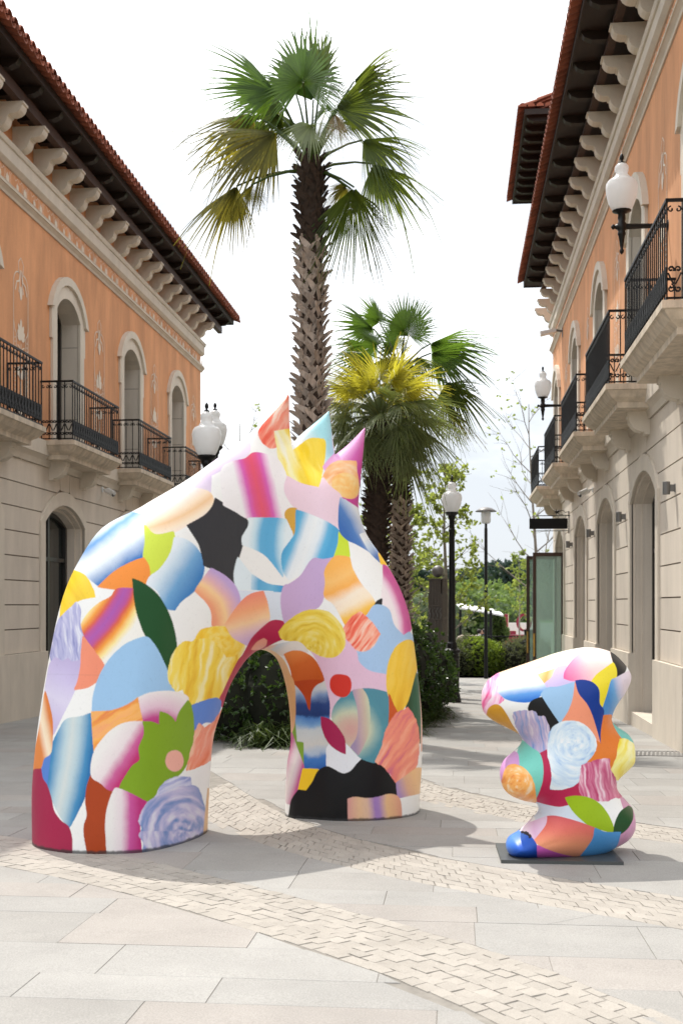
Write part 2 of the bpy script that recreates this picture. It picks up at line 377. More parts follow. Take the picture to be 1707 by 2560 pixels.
# drain channel grate set in the paving by the right-hand wall
gt = thing('drain_grate', 'slotted metal drain grate set in the paving by the pale stone wall', 'drain', (0, 0, 0))
mb = MB()
g0, g1 = 15.1, 15.75
mb.box((1.75, g0, gz(g0)-0.006), (2.82, g0+0.03, gz(g0)+0.006)); mb.box((1.75, g1-0.03, gz(g1)-0.006), (2.82, g1, gz(g1)+0.006))
mb.build('rim', M['grey_metal'], gt)
for k in range(20):
    x = 1.78 + k*0.052; mb = MB()
    mb.prism([(x, g0+0.03, gz(g0)-0.004), (x+0.026, g0+0.03, gz(g0)-0.004), (x+0.026, g0+0.03, gz(g0)+0.006), (x, g0+0.03, gz(g0)+0.006)],
             [(x+0.1, g1-0.03, gz(g1)-0.004), (x+0.126, g1-0.03, gz(g1)-0.004), (x+0.126, g1-0.03, gz(g1)+0.006), (x+0.1, g1-0.03, gz(g1)+0.006)])
    mb.build('bar', M['grey_metal'], gt)

# ------------------------------------------------------------------ the two street fronts
class Front:
    def __init__(s, X, sg): s.X = X; s.sg = sg
    def p(s, a, z, n): return (s.X + s.sg * n, a, z)
    def q(s, a, z, n): return (s.sg * n, a, z)     # relative to a piece standing at (X, y)
def fbox(mb, P, s0, s1, z0, z1, n0, n1):
    a, b = P(s0, z0, n0), P(s1, z1, n1)
    mb.box([min(a[i], b[i]) for i in range(3)], [max(a[i], b[i]) for i in range(3)])
def fprof(mb, P, prof, s0, s1): mb.prism([P(s0, z, n) for n, z in prof], [P(s1, z, n) for n, z in prof])
def fplate(mb, P, poly, n0, n1): mb.prism([P(a, z, n0) for a, z in poly], [P(a, z, n1) for a, z in poly])
def arc(hw, zs, zc, k=12):
    r = zc - zs; R = (hw*hw + r*r) / (2*r); a = math.asin(min(1, hw/R)); a = a if r < hw else math.pi - a
    return [(R*math.sin(-a + 2*a*i/k), zc - R + R*math.cos(-a + 2*a*i/k)) for i in range(k+1)]
def opath(hw, zb, zs, zc, k=12): return [(-hw, zb)] + arc(hw, zs, zc, k) + [(hw, zb)]
def arc_hw(z, hw, zs, zc):
    if z <= zs: return hw
    if z >= zc: return 0.0
    r = zc - zs; R = (hw*hw + r*r) / (2*r); return math.sqrt(max(0, R*R - (z - zc + R)**2))
def ring(mb, P, inn, out, n0, n1):
    k = len(inn)
    vs = [P(a, z, n) for n in (n0, n1) for pl in (inn, out) for a, z in pl]   # in0 out0 in1 out1
    fs = []
    for i in range(k-1):
        fs += [(2*k+i, 2*k+i+1, 3*k+i+1, 3*k+i), (i, i+1, 2*k+i+1, 2*k+i), (k+i, k+i+1, 3*k+i+1, 3*k+i)]
    fs += [(0, k, 3*k, 2*k), (k-1, 2*k-1, 4*k-1, 3*k-1)]
    mb.add(vs, fs)
def wall_open(mb, P, s0, s1, z0, z1, ops, n):
    edge = s0
    for c, hw, zb, zs, zc in ops:
        mb.add([P(edge, z0, n), P(c-hw, z0, n), P(c-hw, z1, n), P(edge, z1, n)], [(0, 1, 2, 3)])
        if zb > z0: mb.add([P(c-hw, z0, n), P(c+hw, z0, n), P(c+hw, zb, n), P(c-hw, zb, n)], [(0, 1, 2, 3)])
        a = arc(hw, zs, zc)
        for (a0, b0), (a1, b1) in zip(a, a[1:]):
            mb.add([P(c+a0, b0, n), P(c+a1, b1, n), P(c+a1, z1, n), P(c+a0, z1, n)], [(0, 1, 2, 3)])
        edge = c + hw
    mb.add([P(edge, z0, n), P(s1, z0, n), P(s1, z1, n), P(edge, z1, n)], [(0, 1, 2, 3)])
def reveal(mb, P, path, n0, n1, arched=True):
    for (a0, b0), (a1, b1) in zip(path, path[1:]):
        mb.add([P(a0, b0, n0), P(a1, b1, n0), P(a1, b1, n1), P(a0, b0, n1)], [(0, 1, 2, 3)])
def ribbon(mb, P, pts, w, n):
    k = len(pts); L = []; R = []; n = proud(n)
    for i in range(k):
        a, b = pts[max(i-1, 0)], pts[min(i+1, k-1)]; dx, dz = b[0]-a[0], b[1]-a[1]; l = math.hypot(dx, dz) or 1
        L.append((pts[i][0]-dz/l*w/2, pts[i][1]+dx/l*w/2)); R.append((pts[i][0]+dz/l*w/2, pts[i][1]-dx/l*w/2))
    mb.add([P(a, z, n) for a, z in L] + [P(a, z, n) for a, z in R], [(i, i+1, k+i+1, k+i) for i in range(k-1)])
PROUD = [0]
def proud(n):
    PROUD[0] = (PROUD[0]+1) % 40; return n+PROUD[0]*0.00025
def blob(mb, P, c, a, b, ang, n, k=8):             # flat painted almond leaf
    pts = []; n = proud(n)
    for i in range(k):
        t = 2*math.pi*i/k; u, v = a*math.cos(t), b*math.sin(t)*abs(math.sin(t))**0.5
        pts.append(P(c[0]+u*math.cos(ang)-v*math.sin(ang), c[1]+u*math.sin(ang)+v*math.cos(ang), n))
    mb.add(pts, [tuple(range(k))])
def carc(c, r, a0, a1, k=8, sx=1.0): return [(c[0]+r*sx*math.cos(math.radians(a0+(a1-a0)*i/k)), c[1]+r*math.sin(math.radians(a0+(a1-a0)*i/k))) for i in range(k+1)]
def acanthus(mb, P, c, s, up, n):
    for ang, l in ((90, 1.0), (62, .8), (118, .8), (35, .62), (145, .62), (10, .5), (170, .5)):
        a = math.radians(ang) * up
        blob(mb, P, (c[0]+math.cos(a)*l*s*0.5, c[1]+math.sin(a)*l*s*0.5), l*s*0.5, 0.17*s, a, n)
def ornament_panel(P, zt, zb, n=0.004):            # cream line decoration painted on the plaster
    mb = MB(); w = 0.35; lw = 0.022
    r = 0.30
    ribbon(mb, P, [(-w, zb)] + [(-w, zt-0.5)] + carc((-w+0.22, zt-0.5), 0.22, 180, 80, 6) + [(-0.1, zt-0.30), (-0.12, zt-0.1), (0, zt), (0.12, zt-0.1), (0.1, zt-0.30)] + carc((w-0.22, zt-0.5), 0.22, 100, 0, 6) + [(w, zb)], lw, n)
    for sx in (-1, 1):
        ribbon(mb, P, [(sx*0.02, zt-0.22), (sx*0.08, zt-0.42), (sx*0.2, zt-0.46), (sx*0.27, zt-0.62)], 0.035, n)
        ribbon(mb, P, [(sx*0.02, zt-0.22), (sx*0.06, zt-0.5), (sx*0.1, zt-0.62)], 0.03, n)
        ribbon(mb, P, [(sx*w, zt-1.15), (sx*(w-0.05), zt-1.3), (sx*0.22, zt-1.36), (sx*0.22, zt-2.55), (sx*(w-0.06), zt-2.62), (sx*w, zt-2.8)], lw, n)
        for k in range(15): blob(mb, P, (sx*0.285, zt-1.44-k*0.075), 0.018, 0.02, 0, n, 6)
        ribbon(mb, P, carc((sx*0.17, zt-1.72), 0.17, 90 if sx > 0 else 90, 180 if sx > 0 else 0, 6), lw, n)
        ribbon(mb, P, carc((sx*0.17, zt-2.30), 0.17, 270, 180 if sx > 0 else 360, 6), lw, n)
        blob(mb, P, (sx*0.09, zt-2.02), 0.13, 0.075, math.radians(45*sx), n); blob(mb, P, (sx*0.11, zt-1.98), 0.12, 0.06, math.radians(-50*sx), n)
    ribbon(mb, P, [(0, zt-1.5), (0, zt-1.85)], lw, n); ribbon(mb, P, [(0, zt-2.15), (0, zt-2.5)], lw, n)
    blob(mb, P, (0, zt-0.62), 0.13, 0.07, math.radians(90), n)
    acanthus(mb, P, (0, zt-1.42), 0.36, 1, n); acanthus(mb, P, (0, zt-2.5), 0.36, -1, n)
    acanthus(mb, P, (0, zt-3.25), 0.30, -1, n)
    return mb

def spiral(c, r0, a0, turns, k=12, shrink=0.25):
    return [(c[0]+r0*(1-(1-shrink)*i/k)*math.cos(a0+turns*2*math.pi*i/k), c[1]+r0*(1-(1-shrink)*i/k)*math.sin(a0+turns*2*math.pi*i/k)) for i in range(k+1)]
def railing(P, w, dep, z, side):
    bars, scroll = MB(), MB(); hz = 1.08; i = 0.06; s0, s1, d1 = -w/2+i, w/2-i, dep-i
    r = 0.0105
    def run(f, L, n, lacy):
        for k in range(n+1):
            u = L*k/n; bars.tube([f(u, z+0.03), f(u, z+hz-0.02)], r, 4)
        st = L/n
        for k in range(n):
            u = st*(k+0.5)
            for sx in (-1, 1):
                m = lambda pl: [f(u+sx*a, b) for a, b in pl]
                scroll.tube(m(spiral((st*0.24, z+hz-0.10), st*0.22, math.pi*0.5, -0.9, 7)), 0.010, 4)
                x0 = st*0.24
                scroll.tube(m(spiral((x0, z+0.34), st*0.22, math.pi*1.2, -1.05, 8)), 0.0115, 4)
                scroll.tube(m(spiral((x0, z+0.13), st*0.23, math.pi*0.8, 1.05, 8)), 0.0115, 4)
                scroll.tube(m([(st*0.42, z+0.30), (st*0.25, z+0.235), (st*0.06, z+0.18)] if lacy else [(st*0.05, z+0.30), (st*0.2, z+0.235), (st*0.42, z+0.18)]), 0.0115, 4)
                if not lacy: scroll.tube(m([(st*0.30, z+0.10), (st*0.10, z+0.235), (st*0.30, z+0.37)]), 0.019, 4)
    run(lambda u, zz: P(s0+u, zz, d1), s1-s0, int((s1-s0)/0.136), False)
    run(lambda u, zz: P(s0, zz, u+0.02), d1-0.02, 4, True); run(lambda u, zz: P(s1, zz, u+0.02), d1-0.02, 4, True)
    hand = MB()
    for zz, hh, ww in ((z+hz-0.02, 0.035, 0.03), (z+0.02, 0.022, 0.022)):
        fbox(hand, P, s0-ww/2, s1+ww/2, zz, zz+hh, d1-ww/2, d1+ww/2)
        for s in (s0, s1): fbox(hand, P, s-ww/2, s+ww/2, zz+0.001, zz+hh-0.001, -0.02, d1-ww/2)
    return hand, bars, scroll

def make_front(F, b, o):
    """one street front: o holds its measured heights and bay positions"""
    P, Q = F.p, F.q
    Y0, Y1, zp, zs, ze, ne, T = o['Y0'], o['Y1'], o['zp'], o['zs'], o['ze'], o['ne'], o['T']
    up, lo = o['up'], o['lo']; UH, US, UC = 0.7, o['us'], o['uc']; LH, LS, LC = o['lh'], o['ls'], o['lc']; OH, OS, OC = LH+0.23, o['ls']+0.0, o['lc']+0.26
    zg = gz(Y1) - 0.15
    def at(name, mesh, s, par, z=0): return link(name, mesh, par, (F.X, s, z))
    # upper wall
    mb = MB(); wall_open(mb, P, Y0, Y1, zs, ze-0.16, [(c, UH, zs, US, UC) for c in up], 0.0)
    back = F.X - F.sg*9.0
    mb.add([P(Y1, zs, 0), (back, Y1, zs), (back, Y1, ze-0.16), P(Y1, ze-0.16, 0)], [(0, 1, 2, 3)])
    mb.add([P(Y0, zs, 0), (back, Y0, zs), (back, Y0, ze-0.16), P(Y0, ze-0.16, 0)], [(0, 1, 2, 3)])
    mb.add([(back, Y0, zg), (back, Y1, zg), (back, Y1, ze-0.16), (back, Y0, ze-0.16)], [(0, 1, 2, 3)])
    mb.build('plaster_wall', M['stucco'], b)
    # ground-floor backing, ends
    mb = MB(); wall_open(mb, P, Y0, Y1, zg, zs, [(c, LH, zg, LS, LC) for c in lo], -0.022)
    for s in (Y0, Y1): mb.add([P(s, zg, -0.022), (back, s, zg), (back, s, zs), P(s, zs, -0.022)], [(0, 1, 2, 3)])
    mb.build('joint_wall', M['joint'], b)
    # ashlar courses: every block a stone of its own, cut round the arches
    nc = 8; zt = o['zt']; ch = (zt - zp) / nc; g = 0.010
    cents = [None] + list(lo) + [None]
    for k in range(nc):
        z0, z1 = zp + k*ch + g, zp + (k+1)*ch - g
        for ca, cb in zip(cents, cents[1:]):
            def hwz(z): return max(arc_hw(z, OH+0.012, OS, OC), (0.20 + 0.10*(z-OS)) if z > OS else 0)
            zz = [z0 + (z1-z0)*i/5 for i in range(6)]
            left = [(ca + hwz(z) + g*(z1 > OC), z) for z in zz] if ca else [(Y0, z) for z in (z0, z1)]
            right = [(cb - hwz(z) - g*(z1 > OC), z) for z in zz] if cb else [(Y1, z) for z in (z0, z1)]
            if not ca and max(p[0] for p in right) < Y0: continue
            mb = MB(); poly = left[::-1] + right; fplate(mb, P, poly, -0.022, 0.0); mb.build('stone_block', M['stone'], b)
        if z1 > OC - 0.05:
            for c in lo:
                zb = max(z0, OC + 0.012); w0, w1 = 0.20 + 0.10*(zb-OS) - g, 0.20 + 0.10*(z1-OS) - g
                if z1 - zb < 0.05: continue
                mb = MB(); fplate(mb, P, [(c-w0, zb), (c+w0, zb), (c+w1, z1), (c-w1, z1)], -0.022, 0.0); mb.build('stone_block', M['stone'], b)
    # plinth slabs
    for ca, cb in zip(cents, cents[1:]):
        a = ca + LH - 0.05 if ca else Y0; e = cb - LH + 0.05 if cb else Y1
        n = max(1, round((e-a)/0.43)); st = (e-a)/n
        for i in range(n):
            mb = MB(); s0, s1 = a+i*st+0.0025, a+(i+1)*st-0.0025
            depth = -0.45 if ((i == 0 and ca) or (i == n-1 and cb)) else -0.022
            fbox(mb, P, s0, s1, zg, zp, depth, 0.065); mb.build('plinth_slab', M['stone_trim'], b)
    # arched openings of the ground floor
    sm = MB(); inn, outp = opath(LH, zp-0.02, LS, LC), opath(OH, zp-0.02, OS, OC)
    ring(sm, Q, inn, outp, -0.02, 0.035); sur = sm.mesh('arch_surround', M['stone_trim'])
    rm = MB(); reveal(rm, Q, opath(LH, zg, LS, LC), 0.0, -0.05); i2 = opath(LH-0.06, zg, LS, LC-0.06); 
    ring(rm, Q, i2, opath(LH, zg, LS, LC), -0.10, -0.05); reveal(rm, Q, i2, -0.10, -0.16); i3 = opath(LH-0.11, zg, LS, LC-0.11)
    ring(rm, Q, i3, i2, -0.20, -0.16); reveal(rm, Q, i3, -0.20, -0.40); rev = rm.mesh('arch_reveal', M['stone'])
    gm = MB(); fplate(gm, Q, i3, -0.38, -0.385); glz = gm.mesh('shop_glass', M['dark_glass'])
    fr = MB(); ring(fr, Q, opath(LH-0.21, zg, LS, LC-0.2), i3, -0.37, -0.31); fbox(fr, Q, -0.05, 0.05, zg, LC-0.15, -0.37, -0.32); fbox(fr, Q, -LH+0.12, LH-0.12, 2.35, 2.43, -0.368, -0.325); frm = fr.mesh('shop_window_frame', M['dark_door'])
    for c in lo:
        s = at('arch_surround', sur, c, b); at('arch_reveal', rev, c, b)
        w = at('shop_window', glz, c, b); f_ = link('window_frame', frm, w)
    # string course under the balconies
    mb = MB(); fprof(mb, P, [(-0.02, zt), (0.03, zt), (0.05, zt+0.10), (0.10, zt+0.17), (0.13, zt+0.18), (0.13, zs-0.01), (-0.02, zs-0.01)], Y0, Y1); mb.build('string_course', M['stone_trim'], b)
    # upper windows
    wm = MB(); inn, outp = opath(UH, zs, US, UC), opath(UH+0.24, zs, US-0.02, UC+0.25)
    ring(wm, Q, inn, outp, -0.01, 0.05); sur = wm.mesh('window_surround', M['stone_trim'])
    hm = MB(); ring(hm, Q, arc(UH+0.242, US-0.02, UC+0.252), arc(UH+0.42, US-0.05, UC+0.41), 0.0, 0.10); hood = hm.mesh('hood_mould', M['stone_trim'])
    em = MB(); fbox(em, Q, -0.035, 0.035, US-0.62, US-0.02, 0, 0.048); ear = em.mesh('window_ear', M['stone_trim'])
    jm = MB(); zz = zs
    rm = MB(); reveal(rm, Q, inn, 0.0, -0.44); rev = rm.mesh('window_reveal', M['stone'])
    lines = MB()
    for k in range(1, 5):
        zl = zs + k*0.72
        if zl < US:
            for sx in (-1, 1): fbox(lines, Q, sx*UH-0.002, sx*UH+0.002, zl-0.006, zl+0.006, -0.40, -0.01)
    ln = lines.mesh('reveal_joint', M['joint'])
    dm = MB(); fplate(dm, Q, inn, -0.41, -0.43); dg = dm.mesh('balcony_door', M['dark_glass'])
    fm_ = MB(); ring(fm_, Q, opath(UH-0.10, zs, US, UC-0.10), inn, -0.405, -0.34); fbox(fm_, Q, -0.05, 0.05, zs, UC-0.06, -0.405, -0.35); dfr = fm_.mesh('door_frame', M['dark_door'])
    for c in up:
        w = at('window_surround', sur, c, b); link('hood_mould', hood, w); [link('window_ear', ear, w, (0, sx*(UH+0.277), 0)) for sx in (-1, 1)]
        r = at('window_reveal', rev, c, b); link('reveal_joint', ln, r)
        d = at('balcony_door', dg, c, b); link('door_frame', dfr, d)
    # balconies
    bw, bd = o['bw'], o['bd']
    slab = MB(); prof = [(0, zs-0.002), (0, zs-0.085), (0.03, zs-0.095), (0.05, zs-0.13), (0.10, zs-0.19), (0.17, zs-0.235), (0.19, zs-0.25), (0.19, zs-0.33)]
    loops = [[Q(-bw/2+i, z, -0.02), Q(bw/2-i, z, -0.02), Q(bw/2-i, z, bd-i), Q(-bw/2+i, z, bd-i)] for i, z in prof]
    for a, c in zip(loops, loops[1:]): slab.prism(a, c, False)
    slab.add(loops[0], [(0, 1, 2, 3)]); slab.add(loops[-1], [(0, 1, 2, 3)])
    slm = slab.mesh('balcony', M['stone_weather'])
    br = MB(); zz = zs-0.33
    pr = [(-0.02, zz), (0.33, zz), (0.33, zz-0.08), (0.305, zz-0.09), (0.305, zz-0.12), (0.29, zz-0.18), (0.25, zz-0.24), (0.19, zz-0.285), (0.12, zz-0.305), (0.08, zz-0.305), (0.08, zz-0.345), (-0.02, zz-0.345)]
    fprof(br, Q, pr, -0.115, 0.115); brm = br.mesh('balcony_bracket', M['stone_trim'])
    h_, ba_, sc_ = railing(Q, bw, bd, zs, 1)
    hm_, bam, scm = h_.mesh('handrail', M['iron']), ba_.mesh('balusters', M['iron']), sc_.mesh('scrollwork', M['iron'])
    for c in o['balc']:
        bo = at('balcony', slm, c, b)
        for sx in (-1, 1): link('balcony_bracket', brm, bo, (0, sx*bw*0.30, 0))
        link('handrail', hm_, bo); stuff(link('balusters', bam, bo)); stuff(link('scrollwork', scm, bo))
    # mouldings, painted frieze, cornice
    f0, f1 = o['f0'], o['f1']; m0 = o['m0']
    mb = MB(); fprof(mb, P, [(-0.01, m0), (0.025, m0), (0.04, m0+0.04), (0.09, m0+0.09), (0.11, m0+0.095), (0.11, m0+0.125), (0.08, m0+0.13), (0.08, m0+0.15), (0.09, m0+0.17), (0.07, m0+0.19), (-0.01, m0+0.195)], Y0-0.05, Y1+0.12); mb.build('lower_moulding', M['stone_trim'], b)
    mb = MB(); fprof(mb, P, [(-0.01, f0), (0.03, f0), (0.09, f0+0.05), (0.10, f0+0.06), (0.10, f1-0.09), (0.13, f1-0.08), (0.15, f1-0.02), (0.15, f1), (-0.01, f1)], Y0-0.05, Y1+0.12)
    mb.build('cornice', M['stone_trim'], b)
    fz = MB(); zc = (m0+0.195+f0)/2; s = Y0; k = 0; hh = (f0-m0-0.195)/2*0.9
    while s < Y1-0.3:
        cc = (s+0.28, zc); pp = lambda a, z, n: P(a, z, n)
        acanthus(fz, pp, (s+0.15, zc-hh*0.6), hh*0.9, 1, 0.004)
        for dx in (0.36, 0.42, 0.60, 0.66): ribbon(fz, pp, carc((s+dx+(-0.12 if dx < .5 else 0.12), zc), hh*1.1, -60 if dx < .5 else 120, 60 if dx < .5 else 240, 6), 0.011, 0.004)
        acanthus(fz, pp, (s+0.51, zc-hh*0.6), hh*1.15, 1, 0.004)
        ribbon(fz, pp, [(s-0.03, zc+hh*.8), (s+0.05, zc+hh*.3), (s+0.15, zc+hh*.8), (s+0.25, zc+hh*.3), (s+0.33, zc+hh*.8)], 0.011, 0.004)
        s += 0.82
    fz.build('painted_frieze', M['cream_paint'], b)
    # carved corbels, purlin, rafters, soffit, tiles
    cm_ = MB()
    pr = [(-0.01, T), (0.57, T), (0.57, T-0.035), (0.545, T-0.04), (0.54, T-0.085), (0.515, T-0.135), (0.465, T-0.175), (0.40, T-0.195), (0.33, T-0.195), (0.325, T-0.215), (0.30, T-0.225), (0.295, T-0.25), (0.285, T-0.30), (0.255, T-0.35), (0.205, T-0.39), (0.14, T-0.41), (-0.01, T-0.41)]
    fprof(cm_, Q, pr, -0.115, 0.115); cme = cm_.mesh('corbel', M['stone_trim'])
    s = o['cs']
    while s < Y1: at('corbel', cme, s, b); s += o['cstep']
    eave(F, b, Y0, o.get('eave_end', Y1), ze, ne, T, o['tstep'], rstep=o['cstep'])
    # painted panels between the bays
    for c in o['panels']:
        ornament_panel(Q, o['pt'], zs+0.1).build('painted_panel', M['cream_paint'], b).location = (F.X, c, 0)

def eave(F, b, Y0, Y1, ze, ne, T, tstep, ridge=2.1, end_tiles=False, rstep=0.68):
    P, Q = F.p, F.q; e0, e1 = Y0-ne*0.9, Y1+ne*0.9
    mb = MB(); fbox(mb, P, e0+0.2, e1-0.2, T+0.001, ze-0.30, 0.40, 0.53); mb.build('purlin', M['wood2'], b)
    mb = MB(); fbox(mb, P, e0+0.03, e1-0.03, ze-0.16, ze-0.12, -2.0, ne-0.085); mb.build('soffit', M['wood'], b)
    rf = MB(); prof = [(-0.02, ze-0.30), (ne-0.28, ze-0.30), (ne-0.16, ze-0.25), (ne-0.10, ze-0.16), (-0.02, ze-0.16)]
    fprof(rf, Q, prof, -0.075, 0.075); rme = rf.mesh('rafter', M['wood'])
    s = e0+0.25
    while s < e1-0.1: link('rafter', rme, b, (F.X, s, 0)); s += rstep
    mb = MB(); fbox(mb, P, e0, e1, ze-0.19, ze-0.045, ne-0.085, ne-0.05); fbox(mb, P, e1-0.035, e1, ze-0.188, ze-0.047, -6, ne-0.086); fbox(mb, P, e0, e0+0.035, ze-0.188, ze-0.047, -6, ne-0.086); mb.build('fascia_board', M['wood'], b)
    rfm = MB(); zt = ze-0.04; nb = -8.5
    A = [P(e0, zt, ne-0.05), P(e1, zt, ne-0.05), P(e1, zt, nb), P(e0, zt, nb)]; m = (ne+nb)/2; hw = (ne-nb)/2
    inset = min(hw, (e1-e0)/2-0.2)
    B = [P(e0+inset, zt+ridge, m), P(e1-inset, zt+ridge, m)]
    rfm.add(A+B, [(0, 1, 5, 4), (1, 2, 5), (2, 3, 4, 5), (3, 0, 4), (0, 1, 2, 3)]); rfm.build('roof', M['tile'], b)
    def tile_mesh(sgn, name, r0, r1, L, lift):
        t = MB(); k = 6; vs = []
        for (n, rr_, dz) in ((ne+0.12, r0, -0.03), (ne-L, r1, L*0.36)):
            for rad in (rr_, rr_-0.016):
                for i in range(k+1):
                    a = math.pi*i/k; vs.append(Q(math.cos(a)*rad, zt+lift+dz+sgn*math.sin(a)*rad, n))
        q = k+1; fs = []
        for i in range(k): fs += [(i, i+1, 2*q+i+1, 2*q+i), (q+i, q+i+1, 3*q+i+1, 3*q+i), (i, i+1, q+i+1, q+i)]
        t.add(vs, fs); return t.mesh(name, M['tile'], False)
    cov, pan = tile_mesh(1, 'roof_tile', tstep*.46, tstep*.38, 0.45, 0.06), tile_mesh(-1, 'pan_tile', tstep*.42, tstep*.35, 0.45, 0.07)
    s = e0+0.1; tr = random.Random(3); i = 0
    while s < e1 and i < 290:
        o = link('roof_tile', cov, b, (F.X, s, tr.uniform(-.004, .004))); o.rotation_euler = (0, 0, tr.uniform(-.03, .03)*0.3)
        link('pan_tile', pan, b, (F.X, s+tstep/2, 0)); s += tstep; i += 1
    # tile rows above the eave course, up the slope
    up = MB()
    for r in range(1, 4):
        s = e0+0.1
        while s < e1:
            k = 5; vs = []
            for n, rr_ in ((ne+0.035-0.40*r, 0.098), (ne-0.40*r-0.45, 0.085)):
                z = zt+0.055+(ne-n)*0.36+0.02
                vs += [P(s+math.cos(math.pi*i/k)*rr_, z+math.sin(math.pi*i/k)*rr_, n) for i in range(k+1)]
            up.add(vs, [(i, i+1, k+1+i+1, k+1+i) for i in range(k)]); s += tstep
    stuff(up.build('upper_tiles', M['tile'], b))
    if end_tiles:
        em = MB(); n = ne
        while n > ne-6:
            k = 5; vs = []
            for s_, rr_ in ((e0-0.04, 0.098), (e0+0.45, 0.085)):
                vs += [P(s_, zt+0.055+(s_-e0)*0.36+math.sin(math.pi*i/k)*rr_, n+math.cos(math.pi*i/k)*rr_) for i in range(k+1)]
            em.add(vs, [(i, i+1, k+1+i+1, k+1+i) for i in range(k)] + [tuple(range(k+1))]); n -= tstep
        em.build('end_tile_row', M['tile'], b)

FL, FR = Front(XL, 1), Front(XR, -1)
left = thing('arcaded_building', 'shaded orange plastered building on the left with painted frieze, cream arched windows', 'building')
LB = [13.55, 18.17, 22.79, 27.4, 32.0]
make_front(FL, left, dict(Y0=12.6, Y1=35.1, zp=0.65, zs=4.5, zt=4.05, ze=10.17, ne=0.9, T=9.68, up=LB, lo=[c-0.12 for c in LB], us=7.12, uc=7.44, lh=1.18, ls=3.04, lc=3.42,
    bw=3.1, bd=0.66, balc=LB, f0=8.90, f1=9.26, m0=8.42, cs=12.88, cstep=1.02, tstep=0.25, panels=[15.8, 20.3, 24.9, 29.6, 34.1], pt=7.55))
right = thing('arcaded_building', 'orange and pale stone building on the right with a raised roof at its far end', 'building')
RB = [14.7, 19.55, 24.45, 29.4, 34.8]
make_front(FR, right, dict(Y0=9.0, Y1=36.6, zp=0.70, zs=4.75, zt=4.30, ze=10.72, ne=1.05, T=10.34, up=[14.7, 19.65, 24.6, 29.6, 35.0], lo=[14.25, 19.05, 23.8, 28.5, 34.15], us=7.62, uc=7.98, lh=1.27, ls=3.17, lc=3.58,
    bw=3.3, bd=0.72, balc=RB, f0=9.59, f1=9.93, m0=9.08, eave_end=33.6, cs=9.85, cstep=1.1, tstep=0.22, panels=[17.3, 22.1, 27.0, 32.2], pt=8.1))
tw = MB(); fbox(tw, FR.p, 32.5, 36.62, 9.0, 14.16, -7, 0.004); tw.build('tower_wall', M['stucco'], right)
TT = 13.72; cm_ = MB()
pr = [(-0.01, TT), (0.57, TT), (0.57, TT-0.035), (0.54, TT-0.085), (0.515, TT-0.135), (0.465, TT-0.175), (0.33, TT-0.195), (0.30, TT-0.225), (0.285, TT-0.30), (0.205, TT-0.39), (0.14, TT-0.41), (-0.01, TT-0.41)]
fprof(cm_, FR.q, pr, -0.115, 0.115); cme = cm_.mesh('tower_corbel', M['stone_trim'])
for k in range(7): link('corbel', cme, right, (XR, 32.5+k*0.68, 0))
eave(FR, right, 32.3, 37.1, 14.32, 1.2, TT, 0.22, 1.2, True)
# stone step in the nearest right-hand doorway, and the dark doorways' sills
st = MB(); fbox(st, FR.p, 19.05-1.1, 19.05+1.1, -0.7, gz(19)+0.20, -0.5, 0.03); st.build('door_step', M['stone_trim'], right)
# the two open glazed door leaves of the farthest right-hand arch
for yy, wdt, name in ((33.0, 0.80, 'glass_door'), (35.3, 0.84, 'glass_door')):
    z0, z1 = gz(33)+0.03, 2.92
    pane = MB(); pane.box((XR-wdt+0.06, yy-0.006, z0+0.08), (XR-0.02, yy+0.006, z1-0.08)); d = pane.build(name, M['glass'], right)
    f = MB(); f.box((XR-wdt-0.03, yy-0.03, z0), (XR-wdt+0.06, yy+0.03, z1)); f.box((XR-wdt+0.06, yy-0.029, z1-0.10), (XR-0.01, yy+0.029, z1-0.001)); f.box((XR-wdt+0.06, yy-0.029, z0+0.001), (XR-0.01, yy+0.029, z0+0.12)); f.box((XR-0.07, yy-0.028, z0+0.12), (XR-0.012, yy+0.028, z1-0.10))
    f.build('door_leaf_frame', M['brown_frame'], d)
    h = MB(); hx = XR-wdt+0.0; h.tube([(hx, yy-0.075, 0.10), (hx, yy-0.075, 0.72)], 0.022, 8)
    for zz in (0.16, 0.66): h.tube([(hx, yy-0.075, zz), (hx, yy, zz)], 0.014, 6)
    h.build('door_pull', M['brass'], d)

